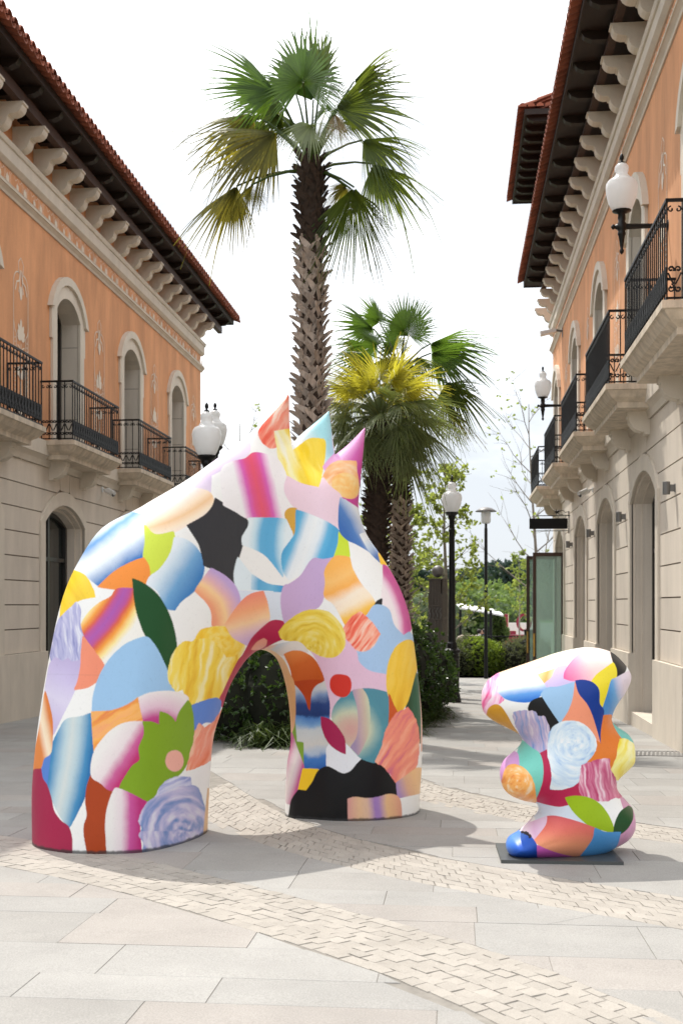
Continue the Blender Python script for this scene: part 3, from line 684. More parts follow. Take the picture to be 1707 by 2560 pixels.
# ------------------------------------------------------------------ painted sculptures
def vnoise(x, y, seed):
    xi, yi = np.floor(x).astype(np.int64), np.floor(y).astype(np.int64); fx, fy = x-xi, y-yi
    fx, fy = fx*fx*(3-2*fx), fy*fy*(3-2*fy)
    def h(a, b):
        n = (a*374761393 + b*668265263 + seed*144269504) & 0x7fffffff
        n = ((n ^ (n >> 13)) * 1274126177) & 0x7fffffff
        return ((n ^ (n >> 16)) & 0xffff) / 65535.0
    return (h(xi, yi)*(1-fx)+h(xi+1, yi)*fx)*(1-fy) + (h(xi, yi+1)*(1-fx)+h(xi+1, yi+1)*fx)*fy
def fbm(x, y, seed, o=3):
    r = 0; a = 0.5; t = 0
    for i in range(o): r = r + a*vnoise(x*2**i, y*2**i, seed+i*17); t += a; a *= 0.5
    return r/t
def curve(pts, closed=True, n=6, corner=58):       # smooth traced outline; sharp turns stay sharp
    pts = [p for i, p in enumerate(pts) if i == 0 or math.hypot(p[0]-pts[i-1][0], p[1]-pts[i-1][1]) > 1e-6]
    k = len(pts); sharp = []
    for i in range(k):
        a, b, c = pts[i-1], pts[i], pts[(i+1) % k]
        t = abs((math.degrees(math.atan2(c[1]-b[1], c[0]-b[0]) - math.atan2(b[1]-a[1], b[0]-a[0])) + 180) % 360 - 180)
        sharp.append(t > corner)
    out = []
    for i in range(k):
        p1, p2 = pts[i], pts[(i+1) % k]
        p0 = pts[i-1] if not sharp[i] else (2*p1[0]-p2[0], 2*p1[1]-p2[1])
        p3 = pts[(i+2) % k] if not sharp[(i+1) % k] else (2*p2[0]-p1[0], 2*p2[1]-p1[1])
        for j in range(n):
            t = j/n
            out.append(tuple(0.5*(2*p1[m]+(p2[m]-p0[m])*t+(2*p0[m]-5*p1[m]+4*p2[m]-p3[m])*t*t+(3*p1[m]-p0[m]-3*p2[m]+p3[m])*t**3) for m in (0, 1)))
    return np.array(out)
def inside(px, py, poly):
    r = np.zeros(px.shape, bool); n = len(poly)
    for i in range(n):
        x0, y0 = poly[i]; x1, y1 = poly[(i+1) % n]
        if y0 == y1: continue
        c = ((y0 > py) != (y1 > py)) & (px < (x1-x0)*(py-y0)/(y1-y0)+x0)
        r ^= c
    return r
def sdist(px, py, poly):                           # signed distance, positive inside
    d = np.full(px.shape, 1e9)
    n = len(poly)
    for i in range(n):
        a = poly[i]; b = poly[(i+1) % n]; ex, ey = b[0]-a[0], b[1]-a[1]; L = ex*ex+ey*ey
        if L < 1e-12: continue
        t = np.clip(((px-a[0])*ex+(py-a[1])*ey)/L, 0, 1)
        d = np.minimum(d, (px-a[0]-t*ex)**2+(py-a[1]-t*ey)**2)
    d = np.sqrt(d); return np.where(inside(px, py, poly), d, -d)
def blur(a, n):
    for _ in range(3):
        for ax in (0, 1):
            p = np.pad(a, [(n, n) if i == ax else (0, 0) for i in (0, 1)], mode='edge'); cs = np.cumsum(p, axis=ax); cs = np.concatenate([np.zeros_like(cs.take([0], ax)), cs], ax)
            L = a.shape[ax]; a = (cs.take(range(2*n+1, L+2*n+1), ax)-cs.take(range(0, L), ax))/(2*n+1)
    return a
def surface_nets(Fv, org, st):
    nx, ny, nz = Fv.shape; s = Fv > 0
    cs = [(i, j, k) for i in (0, 1) for j in (0, 1) for k in (0, 1)]
    sub = lambda a, c: a[c[0]:nx-1+c[0], c[1]:ny-1+c[1], c[2]:nz-1+c[2]]
    cnt = sum(sub(s, c).astype(np.int8) for c in cs); act = (cnt > 0) & (cnt < 8)
    I, J, K = np.nonzero(act); idx = -np.ones(act.shape, np.int64); idx[I, J, K] = np.arange(len(I))
    V = {c: Fv[I+c[0], J+c[1], K+c[2]] for c in cs}
    acc = np.zeros((len(I), 3)); num = np.zeros(len(I))
    for a in cs:
        for ax in range(3):
            if a[ax] == 0:
                b = list(a); b[ax] = 1; b = tuple(b); va, vb = V[a], V[b]; m = (va > 0) != (vb > 0)
                t = np.where(m, va/np.where(m, va-vb, 1), 0)
                for q in range(3): acc[:, q] += np.where(m, a[q]+(t if q == ax else 0), 0)
                num += m
    P = (np.stack([I, J, K], 1)+acc/num[:, None])*np.array(st)+np.array(org)
    faces = []
    for ax in range(3):
        u, v = [(1, 2), (2, 0), (0, 1)][ax]
        sl0 = [slice(1, -1)]*3; sl0[ax] = slice(0, -1); sl1 = [slice(1, -1)]*3; sl1[ax] = slice(1, None)
        A, B = s[tuple(sl0)], s[tuple(sl1)]; cr_ = np.nonzero(A != B); flip = A[cr_]
        g = [c+1 for c in cr_]; g[ax] = cr_[ax]
        def nb(du, dv):
            h = [a.copy() for a in g]; h[u] = h[u]-1+du; h[v] = h[v]-1+dv; return idx[h[0], h[1], h[2]]
        q = np.stack([nb(0, 0), nb(1, 0), nb(1, 1), nb(0, 1)], 1); q[~flip] = q[~flip][:, ::-1]; faces.append(q)
    q = np.concatenate(faces); q = q[(q >= 0).all(1)]
    return P, q
def subdivide(P, q):
    n = len(P); e = np.sort(np.stack([q, np.roll(q, -1, 1)], 2).reshape(-1, 2), 1)
    ue, inv = np.unique(e, axis=0, return_inverse=True); inv = inv.reshape(-1, 4)
    mid = (P[ue[:, 0]]+P[ue[:, 1]])/2; cen = P[q].mean(1); E = inv+n; Cc = np.arange(len(q))+n+len(ue)
    f = np.concatenate([np.stack([q[:, i], E[:, i], Cc, E[:, i-1]], 1) for i in range(4)])
    return np.concatenate([P, mid, cen]), f

FRAMES = {   # chart frames of the traced patches: origin and scale to photo pixels
    'A': (60, 960, 560/1568), 'B': (560, 960, 540/1568), 'C': (60, 1560, 560/1568), 'E': (600, 1560, 520/1568), 'G': (1180, 1600, 460/1568), 'S': (0, 0, 1.0), 'D': (0, 0, 1707/1568)}
def P_(fr, s):
    ox, oy, k = FRAMES[fr]; v = [float(a) for a in s.replace(';', ' ').replace(',', ' ').split()]
    return [(ox+v[i]*k, oy+v[i+1]*k) for i in range(0, len(v), 2)]
def stops(t, st):
    xs = [a for a, _ in st]; cols = np.array([[lin(c) for c in col] for _, col in st])
    return np.stack([np.interp(t, xs, cols[:, i]) for i in range(3)], 1)
def paint(px, py, patches, seed=1):
    col = np.empty((len(px), 3)); col[:] = lin(236), lin(235), lin(232)
    for pi, (fr, poly, fill) in enumerate(patches):
        pg = curve(P_(fr, poly)); tg = np.roll(pg, -1, 0)-np.roll(pg, 1, 0); tg /= np.maximum(np.hypot(tg[:, 0], tg[:, 1]), 1e-6)[:, None]
        sa_ = np.sum(pg[:, 0]*np.roll(pg[:, 1], -1)-np.roll(pg[:, 0], -1)*pg[:, 1]); pg = pg+np.stack([tg[:, 1], -tg[:, 0]], 1)*(1.9 if sa_ > 0 else -1.9)   # neighbouring fields of paint overlap a little
        k = FRAMES[fr][2]; ox, oy = FRAMES[fr][:2]
        wob = 0.0
        if fill[0] == 'b': wob = fill[4] if len(fill) > 4 else 2.0
        x0, y0 = pg.min(0)-4; x1, y1 = pg.max(0)+4
        m = np.nonzero((px > x0) & (px < x1) & (py > y0) & (py < y1))[0]
        if not len(m): continue
        X, Y = px[m], py[m]
        if wob: X2 = X+(fbm(X/9, Y/9, 31+pi)-0.5)*2*wob; Y2 = Y+(fbm(X/9, Y/9, 77+pi)-0.5)*2*wob
        else: X2, Y2 = X+(fbm(X/30, Y/30, 9)-0.5)*0.8, Y+(fbm(X/30, Y/30, 19)-0.5)*0.8
        ins = inside(X2, Y2, pg); m = m[ins]; X, Y = X[ins], Y[ins]
        if not len(m): continue
        u, v = (X-ox)/k, (Y-oy)/k; kind = fill[0]
        sp = (np.random.RandomState(pi).rand(len(m))-0.5)*0.03            # sprayed edges of the airbrushed gradients
        wv = (fbm(u/90, v/90, 5+pi)-0.5)*0.10
        if kind == 's': c = np.tile([lin(a) for a in fill[1]], (len(m), 1))
        elif kind == 'l':
            (ax, ay), (bx, by) = fill[1], fill[2]; L = (bx-ax)**2+(by-ay)**2
            c = stops(((u-ax)*(bx-ax)+(v-ay)*(by-ay))/L+sp+wv, fill[3])
        elif kind == 'a':
            (ax, ay), (bx, by) = fill[1], fill[2]; L = math.hypot(bx-ax, by-ay); bow = fill[5] if len(fill) > 5 else 0
            t = ((u-ax)*(bx-ax)+(v-ay)*(by-ay))/L/L; dd = ((u-ax)*(by-ay)-(v-ay)*(bx-ax))/L + bow*4*t*(1-t)
            c = stops(np.abs(dd)/fill[3]+sp+wv, fill[4])
        elif kind == 'r':
            c = stops((np.hypot(u-fill[1][0], v-fill[1][1])-fill[2])/(fill[3]-fill[2])+sp+wv, fill[4])
        elif kind == 'b':                                                     # loaded-brush strokes along an angle, or swirling
            ang, cols, sc_ = fill[1], fill[2], fill[3]
            if isinstance(ang, tuple):
                cx, cy = ang; rad = np.hypot(u-cx, v-cy); a = np.arctan2(v-cy, u-cx)
                rr_ = rad+(fbm(u/70, v/70, 41+pi)-0.5)*30
                t = fbm(rr_/sc_, a*1.6+rr_/160, 51+pi, 4)
            else:
                ca, sa = math.cos(math.radians(ang)), math.sin(math.radians(ang)); w1 = u*ca+v*sa; w2 = -u*sa+v*ca+(fbm(u/110, v/110, 13+pi)-.5)*50
                t = fbm(w1/(sc_*9), w2/sc_, 61+pi, 4)
            t = np.clip((t-0.17)/0.60, 0, 1)
            c = stops(t, [(i/(len(cols)-1), cc) for i, cc in enumerate(cols)])
        fine = (fbm(u/3.0, v/3.0, 91, 2)-0.5)*0.05
        col[m] = c*(1+fine[:, None])
    # weathering: faint grey mottling and small scuffs
    if len(px) and px.min() < 600: col = col*(1-0.10*((np.abs(py-1686-0.02*(px-150)) < 1.0) & (px < 262)) [:, None])   # faint moulding seam
    mott = 1-0.05*np.clip(fbm(px/60, py/60, 7, 4)*2-0.9, 0, 1)
    scf = (fbm(px/2.2, py/4.0, 99, 2) > 0.80)*0.10
    return np.clip(col*(mott-scf)[:, None]*0.96, 0.004, 0.86)

def sculpt(name, outline, v0, width_fn, grid, res, tmax, patches, parent, smooth_cells=6, contact_amt=0.85):
    """inflate a traced outline into a rounded body with real depth; v0 gives the depth of its middle surface"""
    pr = []
    for x, y in outline:
        r = (x-XC)/FP*9.0
        for _ in range(12): r = (x-XC)/FP*v0(r)
        pr.append((r, EYE-(y-YH)/FP*v0(r)))
    pg = curve(pr, n=5, corner=62)
    r0, r1, z0, z1 = grid
    nr, nz_ = int((r1-r0)/res)+1, int((z1-z0)/res)+1; nv = int(2*tmax/res)+1
    R, Z = np.meshgrid(r0+np.arange(nr)*res, z0+np.arange(nz_)*res, indexing='ij')
    d = sdist(R, Z, pg); w = width_fn(R, Z, pr); w = blur(w, 5)
    dd = np.clip(d, 0, w); h = 2*w*dd-dd*dd
    hb = blur(h, smooth_cells); k = np.clip(d/0.16-0.15, 0, 1); k = k*k*(3-2*k); h = h*(1-k)+hb*k
    h = np.where(d < 0, 2*w*d, h)
    vv = -tmax+np.arange(nv)*res
    Fv = (h[:, None, :]-vv[None, :, None]**2).astype(np.float32)
    P, q = surface_nets(Fv, (r0, -tmax, z0), (res, res, res))
    P, q = subdivide(P, q)
    rr_, v, z = P[:, 0], P[:, 1], P[:, 2]; cen = v0(rr_); dep = cen+v
    df = cen-np.abs(v); px, py = XC+FP*rr_/df, YH-FP*(z-EYE)/df
    st = res*FP/9.0*0.25; col = sum(paint(px+a*st, py+b_*st, patches) for a, b_ in ((-.9, -.4), (.4, -.9), (.9, .4), (-.4, .9)))/4
    X, Y = CT*rr_-ST*dep, ST*rr_+CT*dep
    contact_shade = np.clip(1-(z+SLOPE*Y-0.006-0.016*fbm(rr_*30, v*30, 3))/0.012, 0, 1)[:, None]*contact_amt; col = col*(1-contact_shade)+0.03*contact_shade   # ragged dark contact shade painted into the colour along the foot
    me = bpy.data.meshes.new(name); n, m = len(P), len(q)
    me.vertices.add(n); me.vertices.foreach_set('co', np.stack([X, Y, z], 1).astype(np.float32).ravel())
    me.loops.add(4*m); me.loops.foreach_set('vertex_index', q.astype(np.int32).ravel())
    me.polygons.add(m); me.polygons.foreach_set('loop_start', np.arange(0, 4*m, 4, dtype=np.int32))
    me.polygons.foreach_set('use_smooth', np.ones(m, bool)); me.update(calc_edges=True); me.validate()
    at = me.color_attributes.new('paint', 'FLOAT_COLOR', 'POINT')
    at.data.foreach_set('color', np.concatenate([col, np.ones((n, 1))], 1).astype(np.float32).ravel())
    me.materials.append(PAINT)
    return link(name, me, parent)

PAINT = bpy.data.materials.new('hand_painted_lacquer'); PAINT.use_nodes = True
t = PAINT.node_tree; p = t.nodes['Principled BSDF']; a = t.nodes.new('ShaderNodeAttribute'); a.attribute_name = 'paint'
t.links.new(a.outputs['Color'], p.inputs['Base Color']); p.inputs['Roughness'].default_value = 0.38; p.inputs['Specular IOR Level'].default_value = 0.27
g = t.nodes.new('ShaderNodeNewGeometry'); n2 = t.nodes.new('ShaderNodeTexNoise'); n2.inputs['Scale'].default_value = 9; n2.inputs['Detail'].default_value = 5; t.links.new(g.outputs['Position'], n2.inputs['Vector'])
mr = t.nodes.new('ShaderNodeMapRange'); mr.inputs[3].default_value = 0.28; mr.inputs[4].default_value = 0.5; t.links.new(n2.outputs['Fac'], mr.inputs[0]); t.links.new(mr.outputs[0], p.inputs['Roughness'])
n3 = t.nodes.new('ShaderNodeTexNoise'); n3.inputs['Scale'].default_value = 14; n3.inputs['Detail'].default_value = 4; t.links.new(g.outputs['Position'], n3.inputs['Vector'])
bp = t.nodes.new('ShaderNodeBump'); bp.inputs['Strength'].default_value = 0.08; bp.inputs['Distance'].default_value = 0.02; t.links.new(n3.outputs['Fac'], bp.inputs['Height']); t.links.new(bp.outputs[0], p.inputs['Normal'])

W_, BLK = (236, 235, 232), (30, 31, 34)
ARCH = [
 ('A', '960,830 1130,730 1310,560 1568,330 1580,470 1510,530 1470,555 1310,640 1305,765 1180,745 1000,830', ('l', (1100, 800), (1500, 480), [(0, (240, 230, 236)), (.5, (214, 196, 222)), (1, (230, 216, 234))])),
 ('A', '800,940 1000,860 1150,740 1270,745 1320,790 1320,860 1260,920 1140,990 1050,1035 920,1055 840,990', ('a', (860, 1010), (1310, 790), 130, [(0, (236, 196, 152)), (.35, (246, 222, 194)), (1, (243, 230, 230))], 30)),
 ('A', '340,1300 420,1150 560,1000 700,900 830,915 850,985 845,1210 760,1240 640,1300 520,1410 430,1340', ('l', (520, 1030), (700, 1290), [(0, (222, 232, 240)), (.14, (96, 152, 208)), (.42, (232, 236, 238)), (.62, (225, 232, 238)), (.98, (54, 116, 184)), (1.2, (60, 120, 186))])),
 ('A', '845,985 920,1055 1048,1035 1055,1090 1030,1180 960,1290 885,1350 870,1250 838,1210 850,1100', ('s', (205, 220, 72))),
 ('A', '520,1420 640,1310 760,1245 840,1218 875,1280 883,1395 860,1410 760,1432 640,1435', ('s', (238, 142, 58))),
 ('A', '1055,1075 1130,1090 1200,1140 1250,1220 1260,1290 1240,1370 1190,1450 1100,1520 1055,1582 990,1560 940,1450 860,1400 885,1350 960,1290 1030,1180', ('l', (960, 1270), (1190, 1420), [(0, (226, 232, 238)), (.2, (206, 222, 234)), (.6, (112, 164, 208)), (1, (56, 122, 184))])),
 ('A', '1340,800 1420,850 1510,890 1545,930 1574,984 1559,1022 1530,1070 1527,1130 1500,1220 1475,1280 1470,1400 1420,1350 1340,1300 1265,1270 1258,1240 1230,1130 1190,1060 1143,990 1260,925 1320,860', ('s', (44, 46, 52))),
 ('B', '100,1260 75,1380 90,1490 200,1490 360,1500 365,1470 210,1390', ('s', (220, 232, 238))),
 ('B', '205,1385 310,1450 435,1470 420,1515 365,1510 360,1498 200,1490', ('l', (200, 1450), (420, 1490), [(0, (190, 216, 232)), (.25, (84, 164, 208)), (.7, (110, 180, 216)), (1, (70, 156, 206))])),
 ('B', '100,1502 420,1517 430,1720 330,1720 325,1650 290,1510 120,1590', ('s', (214, 222, 234))),
 ('A', '1310,1290 1400,1340 1475,1410 1510,1500 1500,1560 1410,1700 1318,1690 1315,1600 1280,1530 1200,1450 1230,1400', ('r', (1110, 1680), 190, 430, [(0, (230, 140, 112)), (.22, (236, 160, 120)), (.5, (246, 204, 150)), (.72, (226, 176, 178)), (1, (190, 162, 210))])),
 ('A', '340,1300 430,1345 480,1430 500,1490 410,1505 350,1540 330,1580 275,1610 255,1650 270,1500 310,1380', ('b', 60, [(226, 180, 30), (242, 204, 46), (240, 206, 60)], 40, 0.8)),
 ('A', '655,1435 762,1432 790,1560 830,1700 850,1770 760,1810 690,1850 610,1910 560,1975 500,1880 440,1790 395,1720 440,1620 520,1540 610,1490', ('a', (720, 1420), (420, 1830), 175, [(0, (170, 88, 170)), (.2, (184, 84, 150)), (.36, (214, 92, 74)), (.56, (238, 156, 62)), (.78, (248, 222, 150)), (1, (238, 234, 226))], -28)),
 ('A', '370,1525 395,1580 395,1690 418,1780 400,1860 392,1940 340,1950 310,1920 275,1950 230,1915 195,1960 190,1850 230,1700 255,1640 335,1560', ('b', 82, [(128, 130, 184), (166, 166, 206), (190, 188, 218), (222, 222, 232)], 14, 1.5)),
 ('C', '185,280 225,235 275,265 310,240 340,265 400,255 400,300 380,400 330,520 260,660 205,780 190,620 150,500 165,380', ('l', (380, 280), (190, 700), [(0, (186, 172, 210)), (.3, (200, 188, 222)), (.6, (214, 206, 228)), (1, (196, 182, 216))])),
 ('C', '415,85 440,120 500,200 565,300 530,380 450,440 355,458 380,400 400,300 405,200', ('s', (236, 142, 112))),
 ('A', '762,1362 850,1405 930,1470 990,1560 1030,1650 1055,1740 1068,1830 1060,1880 1010,2030 950,1890 860,1770 820,1680 785,1560', ('s', (24, 74, 34))),
 ('C', '855,92 900,130 950,210 1000,320 1010,350 1012,400 1060,475 950,475 860,490 800,515 740,570 640,605 480,612 490,500 530,370 600,250 690,160 770,115', ('s', (154, 192, 226))),
 ('C', '1012,385 1030,250 1080,160 1130,125 1190,120 1240,50 1330,22 1440,28 1500,70 1545,150 1500,250 1450,350 1400,450 1380,530 1340,520 1250,540 1180,570 1130,500 1110,455 1065,470', ('b', 100, [(228, 176, 40), (240, 204, 64), (244, 216, 96), (248, 234, 178)], 30, 2.0)),
 ('C', '1205,100 1240,45 1330,22 1440,28 1500,70 1535,150 1490,210 1420,230 1380,170 1300,100', ('b', (1380, 110), [(240, 190, 40), (246, 208, 70), (246, 220, 120)], 26, 1.5)),
 ('B', '10,1745 110,1600 190,1530 285,1505 315,1600 327,1720 270,1770 205,1855 180,1900 120,1870 60,1830', ('l', (150, 1560), (250, 1850), [(0, (234, 138, 112)), (.3, (240, 166, 122)), (.55, (244, 204, 160)), (.8, (222, 188, 200)), (1, (206, 178, 218))])),
 ('S', '713,1557.5 697.8,1551.7 677,1554 653,1573 630.6,1597 615,1625 606.6,1639.6 595.7,1652.9 577.9,1688.6 560,1728 549.3,1751 558.2,1770.7 574.3,1733 597,1690 614,1666 640,1638 665,1618 690,1604 710,1596 697.8,1584.9', ('s', (176, 32, 74))),
 ('E', '88,192 130,140 180,112 200,125 190,160 140,188', ('s', (230, 160, 140))),
 ('B', '478,60 476,330 380,345 375,460 330,460 280,420 255,370 260,330 330,235 420,120', ('b', 120, [(226, 84, 66), (236, 112, 92), (244, 160, 138), (250, 214, 196)], 34, 0.8)),
 ('B', '530,410 640,290 765,185 782,420 800,560 760,600 715,670 735,520 735,430 720,400 640,395 600,410 560,450', ('l', (560, 420), (700, 330), [(0, (236, 238, 238)), (.8, (170, 220, 226)), (1, (164, 218, 226))])),
 ('B', '368,345 476,328 478,420 495,490 560,440 600,410 640,395 720,400 735,430 730,520 710,650 680,755 560,730 460,660 400,540 385,450', ('b', 70, [(240, 204, 40), (244, 216, 84), (248, 234, 160), (244, 240, 214)], 60, 0.8)),
 ('B', '1028,312 1010,480 995,650 985,780 985,925 930,870 880,830 850,820 720,600 780,530 900,430', ('l', (880, 520), (1000, 600), [(0, (232, 168, 214)), (.4, (212, 100, 176)), (1, (196, 62, 148))])),
 ('B', '715,680 760,600 830,560 958,562 962,640 975,720 970,800 920,830 830,800 760,740', ('b', (860, 760), [(236, 160, 110), (244, 178, 120), (246, 196, 150), (250, 214, 180)], 30, 0.8)),
 ('B', '790,700 840,655 910,655 965,700 972,780 925,828 860,810 800,770', ('b', (880, 740), [(246, 180, 96), (248, 194, 120), (250, 210, 150)], 40, 0.8)),
 ('B', '50,570 150,545 220,500 330,520 400,560 455,680 440,740 450,850 500,905 450,930 450,985 370,975 190,970 150,965 80,920 0,880 -20,640', ('a', (185, 510), (295, 980), 135, [(0, (226, 86, 110)), (.3, (220, 84, 134)), (.55, (212, 96, 176)), (.8, (228, 186, 214)), (1, (236, 232, 232))])),
 ('B', '460,670 560,725 690,755 720,680 770,745 850,820 835,940 835,1055 780,1010 640,955 530,905 470,840 440,760', ('s', (232, 204, 216))),
 ('B', '525,905 525,1020 515,1070 495,1110 480,1040 445,960 455,920 485,903', ('s', (212, 162, 66))),
 ('B', '180,975 370,975 450,985 470,1030 495,1110 430,1200 420,1310 430,1400 320,1260 230,1200 135,1165 135,1110 180,1030', ('a', (345, 960), (335, 1330), 135, [(0, (88, 168, 212)), (.35, (96, 172, 214)), (.7, (196, 222, 234)), (1, (224, 234, 238))], 28)),
 ('B', '525,915 640,955 760,1010 833,1070 830,1160 800,1270 720,1275 650,1275 600,1330 550,1380 470,1420 430,1350 425,1230 490,1130 520,1070', ('a', (680, 930), (520, 1400), 150, [(0, (234, 236, 236)), (.35, (226, 232, 236)), (.7, (98, 176, 216)), (1, (74, 160, 206))], -10)),
 ('B', '835,1075 890,1125 912,1250 800,1255 830,1160', ('s', (200, 220, 56))),
 ('B', '640,1275 720,1275 795,1262 780,1310 735,1350 740,1430 720,1550 680,1620 600,1650 500,1690 440,1735 420,1640 415,1560 435,1470 480,1450 560,1390', ('s', (196, 166, 204))),
 ('B', '795,1260 850,1250 910,1260 930,1340 990,1450 1060,1530 1095,1590 1040,1680 880,1750 830,1650 790,1590 730,1540 738,1440 735,1350', ('l', (800, 1330), (990, 1690), [(0, (246, 176, 84)), (.2, (248, 190, 110)), (.38, (244, 172, 80)), (.58, (246, 226, 204)), (.74, (246, 224, 196)), (.9, (246, 192, 84)), (1, (242, 172, 50))])),
 ('B', '845,825 920,870 985,920 1000,990 1045,1090 1115,1200 1150,1250 1150,1310 1130,1290 1060,1220 960,1160 890,1125 840,1060 835,930', ('l', (835, 1000), (1010, 900), [(0, (58, 106, 176)), (.3, (80, 126, 188)), (.75, (228, 232, 236)), (1, (232, 234, 236))])),
 ('B', '985,1090 1045,1090 1115,1200 1150,1250 1150,1310 1130,1290 1060,1220', ('l', (1000, 1150), (1100, 1260), [(0, (230, 234, 236)), (.5, (186, 204, 224)), (1, (84, 120, 182))])),
 ('B', '1120,1225 1175,1290 1180,1310 1140,1305', ('s', (246, 196, 60))),
 ('B', '1155,1310 1210,1350 1275,1450 1325,1570 1360,1720 1350,1790 1310,1830 1250,1780 1210,1670 1160,1600 1145,1570 1155,1430', ('a', (1170, 1330), (1340, 1700), 95, [(0, (200, 76, 146)), (.4, (208, 104, 160)), (.75, (232, 196, 214)), (1, (236, 224, 226))], -30)),
 ('B', '1145,1560 1140,1612 1090,1612 1110,1580', ('s', BLK)),
 ('S', '935,1515 956,1515 973,1528 984,1563 1008,1590 1023,1580 1045,1610 1060,1680 966,1688 931.6,1681 908,1669 892,1649 885,1626 900,1560 918,1538', ('s', (162, 192, 224))),
 ('E', '490,160 600,235 700,250 790,190 790,100 870,200 890,280 940,335 1000,365 1108,385 1110,515 980,490 860,510 760,580 700,680 665,720 672,600 650,480 630,400 590,290 540,210', ('l', (800, 200), (800, 650), [(0, (222, 182, 204)), (1, (220, 188, 206))])),
 ('S', '901,1530 925,1552 949,1585 931.6,1614.7 911.7,1626 891.8,1624.7 875,1606 860,1588 858,1575 876.8,1545', ('b', 125, [(224, 72, 52), (236, 112, 88), (244, 170, 144), (248, 208, 190)], 5, 1.0)),
 ('S', '697.8,1580 718,1556 753,1532 787,1525 822,1532 849,1559 859,1580 862,1593 860,1616 845,1636 825.5,1643 799,1638 772,1623 739,1605 706,1597', ('b', (780, 1620), [(206, 166, 46), (228, 196, 66), (232, 206, 84), (236, 218, 130)], 7, 0.6)),
 ('E', '180,190 250,165 390,135 460,148 515,212 430,200 350,215 330,240', ('l', (250, 150), (300, 215), [(0, (232, 190, 160)), (.4, (196, 206, 212)), (1, (222, 214, 206))])),
 ('E', '335,228 400,205 480,215 560,270 610,360 632,425 540,425 402,440 380,330', ('l', (400, 220), (480, 440), [(0, (222, 130, 64)), (.4, (204, 100, 38)), (1, (190, 86, 30))])),
 ('E', '405,450 450,490 500,570 522,640 535,520 590,450 635,435 655,520 672,610 668,720 660,900 655,1080 620,1090 475,1090 474,895 425,890 418,720 415,560', ('l', (500, 440), (500, 1090), [(0, (206, 202, 196)), (.08, (196, 200, 204)), (.16, (120, 146, 186)), (.24, (38, 66, 124)), (.38, (26, 54, 108)), (.40, (70, 122, 186)), (.50, (120, 162, 204)), (.56, (196, 204, 206)), (.72, (204, 202, 196)), (.80, (170, 186, 204)), (.86, (64, 118, 184)), (1, (40, 92, 166))])),
 ('E', '402,440 520,425 635,425 570,460 535,520 522,650 495,560 450,490', ('s', (176, 66, 24))),
 ('E', '410,720 425,890 474,895 476,1065 440,960 390,810', ('s', (122, 156, 46))),
 ('E', '170,190 250,210 330,280 375,380 405,450 413,560 412,720 395,800 360,840 340,700 320,540 290,380 240,280', ('l', (250, 200), (400, 800), [(0, (232, 196, 150)), (.4, (218, 166, 114)), (.8, (208, 156, 104)), (1, (226, 172, 140))])),
 ('E', '345,840 390,820 430,940 476,1065 470,1120 440,1250 380,1360 340,1310 345,1000', ('a', (440, 950), (350, 1250), 75, [(0, (222, 210, 206)), (.35, (214, 190, 196)), (.9, (186, 84, 134)), (1, (190, 92, 140))], 0)),
 ('E', '475,1092 590,1098 550,1180 500,1250 440,1255', ('s', (236, 192, 36))),
 ('E', '665,920 655,1000 660,1075 720,1110 785,1132 850,1105 918,1015 880,980 830,920 830,880 770,870', ('s', (226, 228, 232))),
 ('E', '370,1440 390,1330 440,1252 500,1260 550,1190 590,1110 650,1078 700,1095 770,1130 830,1115 880,1060 920,1018 1000,1045 1080,1070 1130,1150 1180,1210 1192,1305 1120,1285 1040,1310 960,1318 860,1305 822,1330 812,1400 818,1540 600,1540 350,1520', ('s', (16, 16, 18))),
 ('E', '698,720 705,640 750,570 830,515 920,490 1020,495 1115,520 1127,620 1118,760 1090,880 1060,950 1015,1045 960,1030 900,1000 835,930 790,880 750,790', ('r', (830, 800), 20, 300, [(0, (206, 160, 150)), (.22, (204, 172, 156)), (.45, (196, 200, 172)), (.62, (140, 172, 168)), (.8, (84, 142, 156)), (1, (78, 136, 152))])),
 ('E', '850,500 920,490 960,560 975,700 960,830 920,930 890,985 835,930 880,860 895,760 885,620', ('l', (850, 700), (980, 690), [(0, (160, 140, 170)), (.35, (190, 162, 166)), (.7, (200, 180, 160)), (1, (196, 202, 172))])),
 ('E', '612,702 680,725 740,790 785,870 792,978 720,940 660,880 620,780', ('s', (162, 30, 78))),
 ('E', '758,384 812,398 833,440 828,500 800,540 750,544 708,520 683,475 688,415 715,388', ('s', (204, 48, 34))),
 ('E', '1270,122 1310,150 1330,250 1320,400 1270,560 1220,650 1185,672 1140,590 1108,480 1115,320 1160,200 1210,145', ('b', 100, [(222, 168, 40), (234, 190, 58), (238, 204, 96)], 50, 0.6)),
 ('E', '1122,525 1150,600 1190,680 1120,780 1128,640', ('s', (198, 84, 34))),
 ('E', '1330,370 1375,430 1385,600 1380,860 1350,900 1335,760 1300,660 1250,630 1280,560', ('l', (1280, 600), (1370, 600), [(0, (24, 66, 40)), (.5, (40, 90, 66)), (1, (60, 100, 80))])),
 ('E', '1265,632 1310,700 1340,800 1345,950 1320,1080 1260,1140 1180,1200 1130,1130 1080,1070 1020,1040 1060,950 1080,880 1110,780 1180,680', ('b', 125, [(196, 100, 136), (226, 124, 116), (236, 146, 118), (242, 172, 146)], 30, 2.2)),
 ('E', '1180,1200 1260,1140 1330,1090 1375,1090 1375,1270 1190,1310', ('l', (1190, 1250), (1330, 1200), [(0, (170, 140, 186)), (.5, (220, 172, 140)), (1, (234, 188, 136))])),
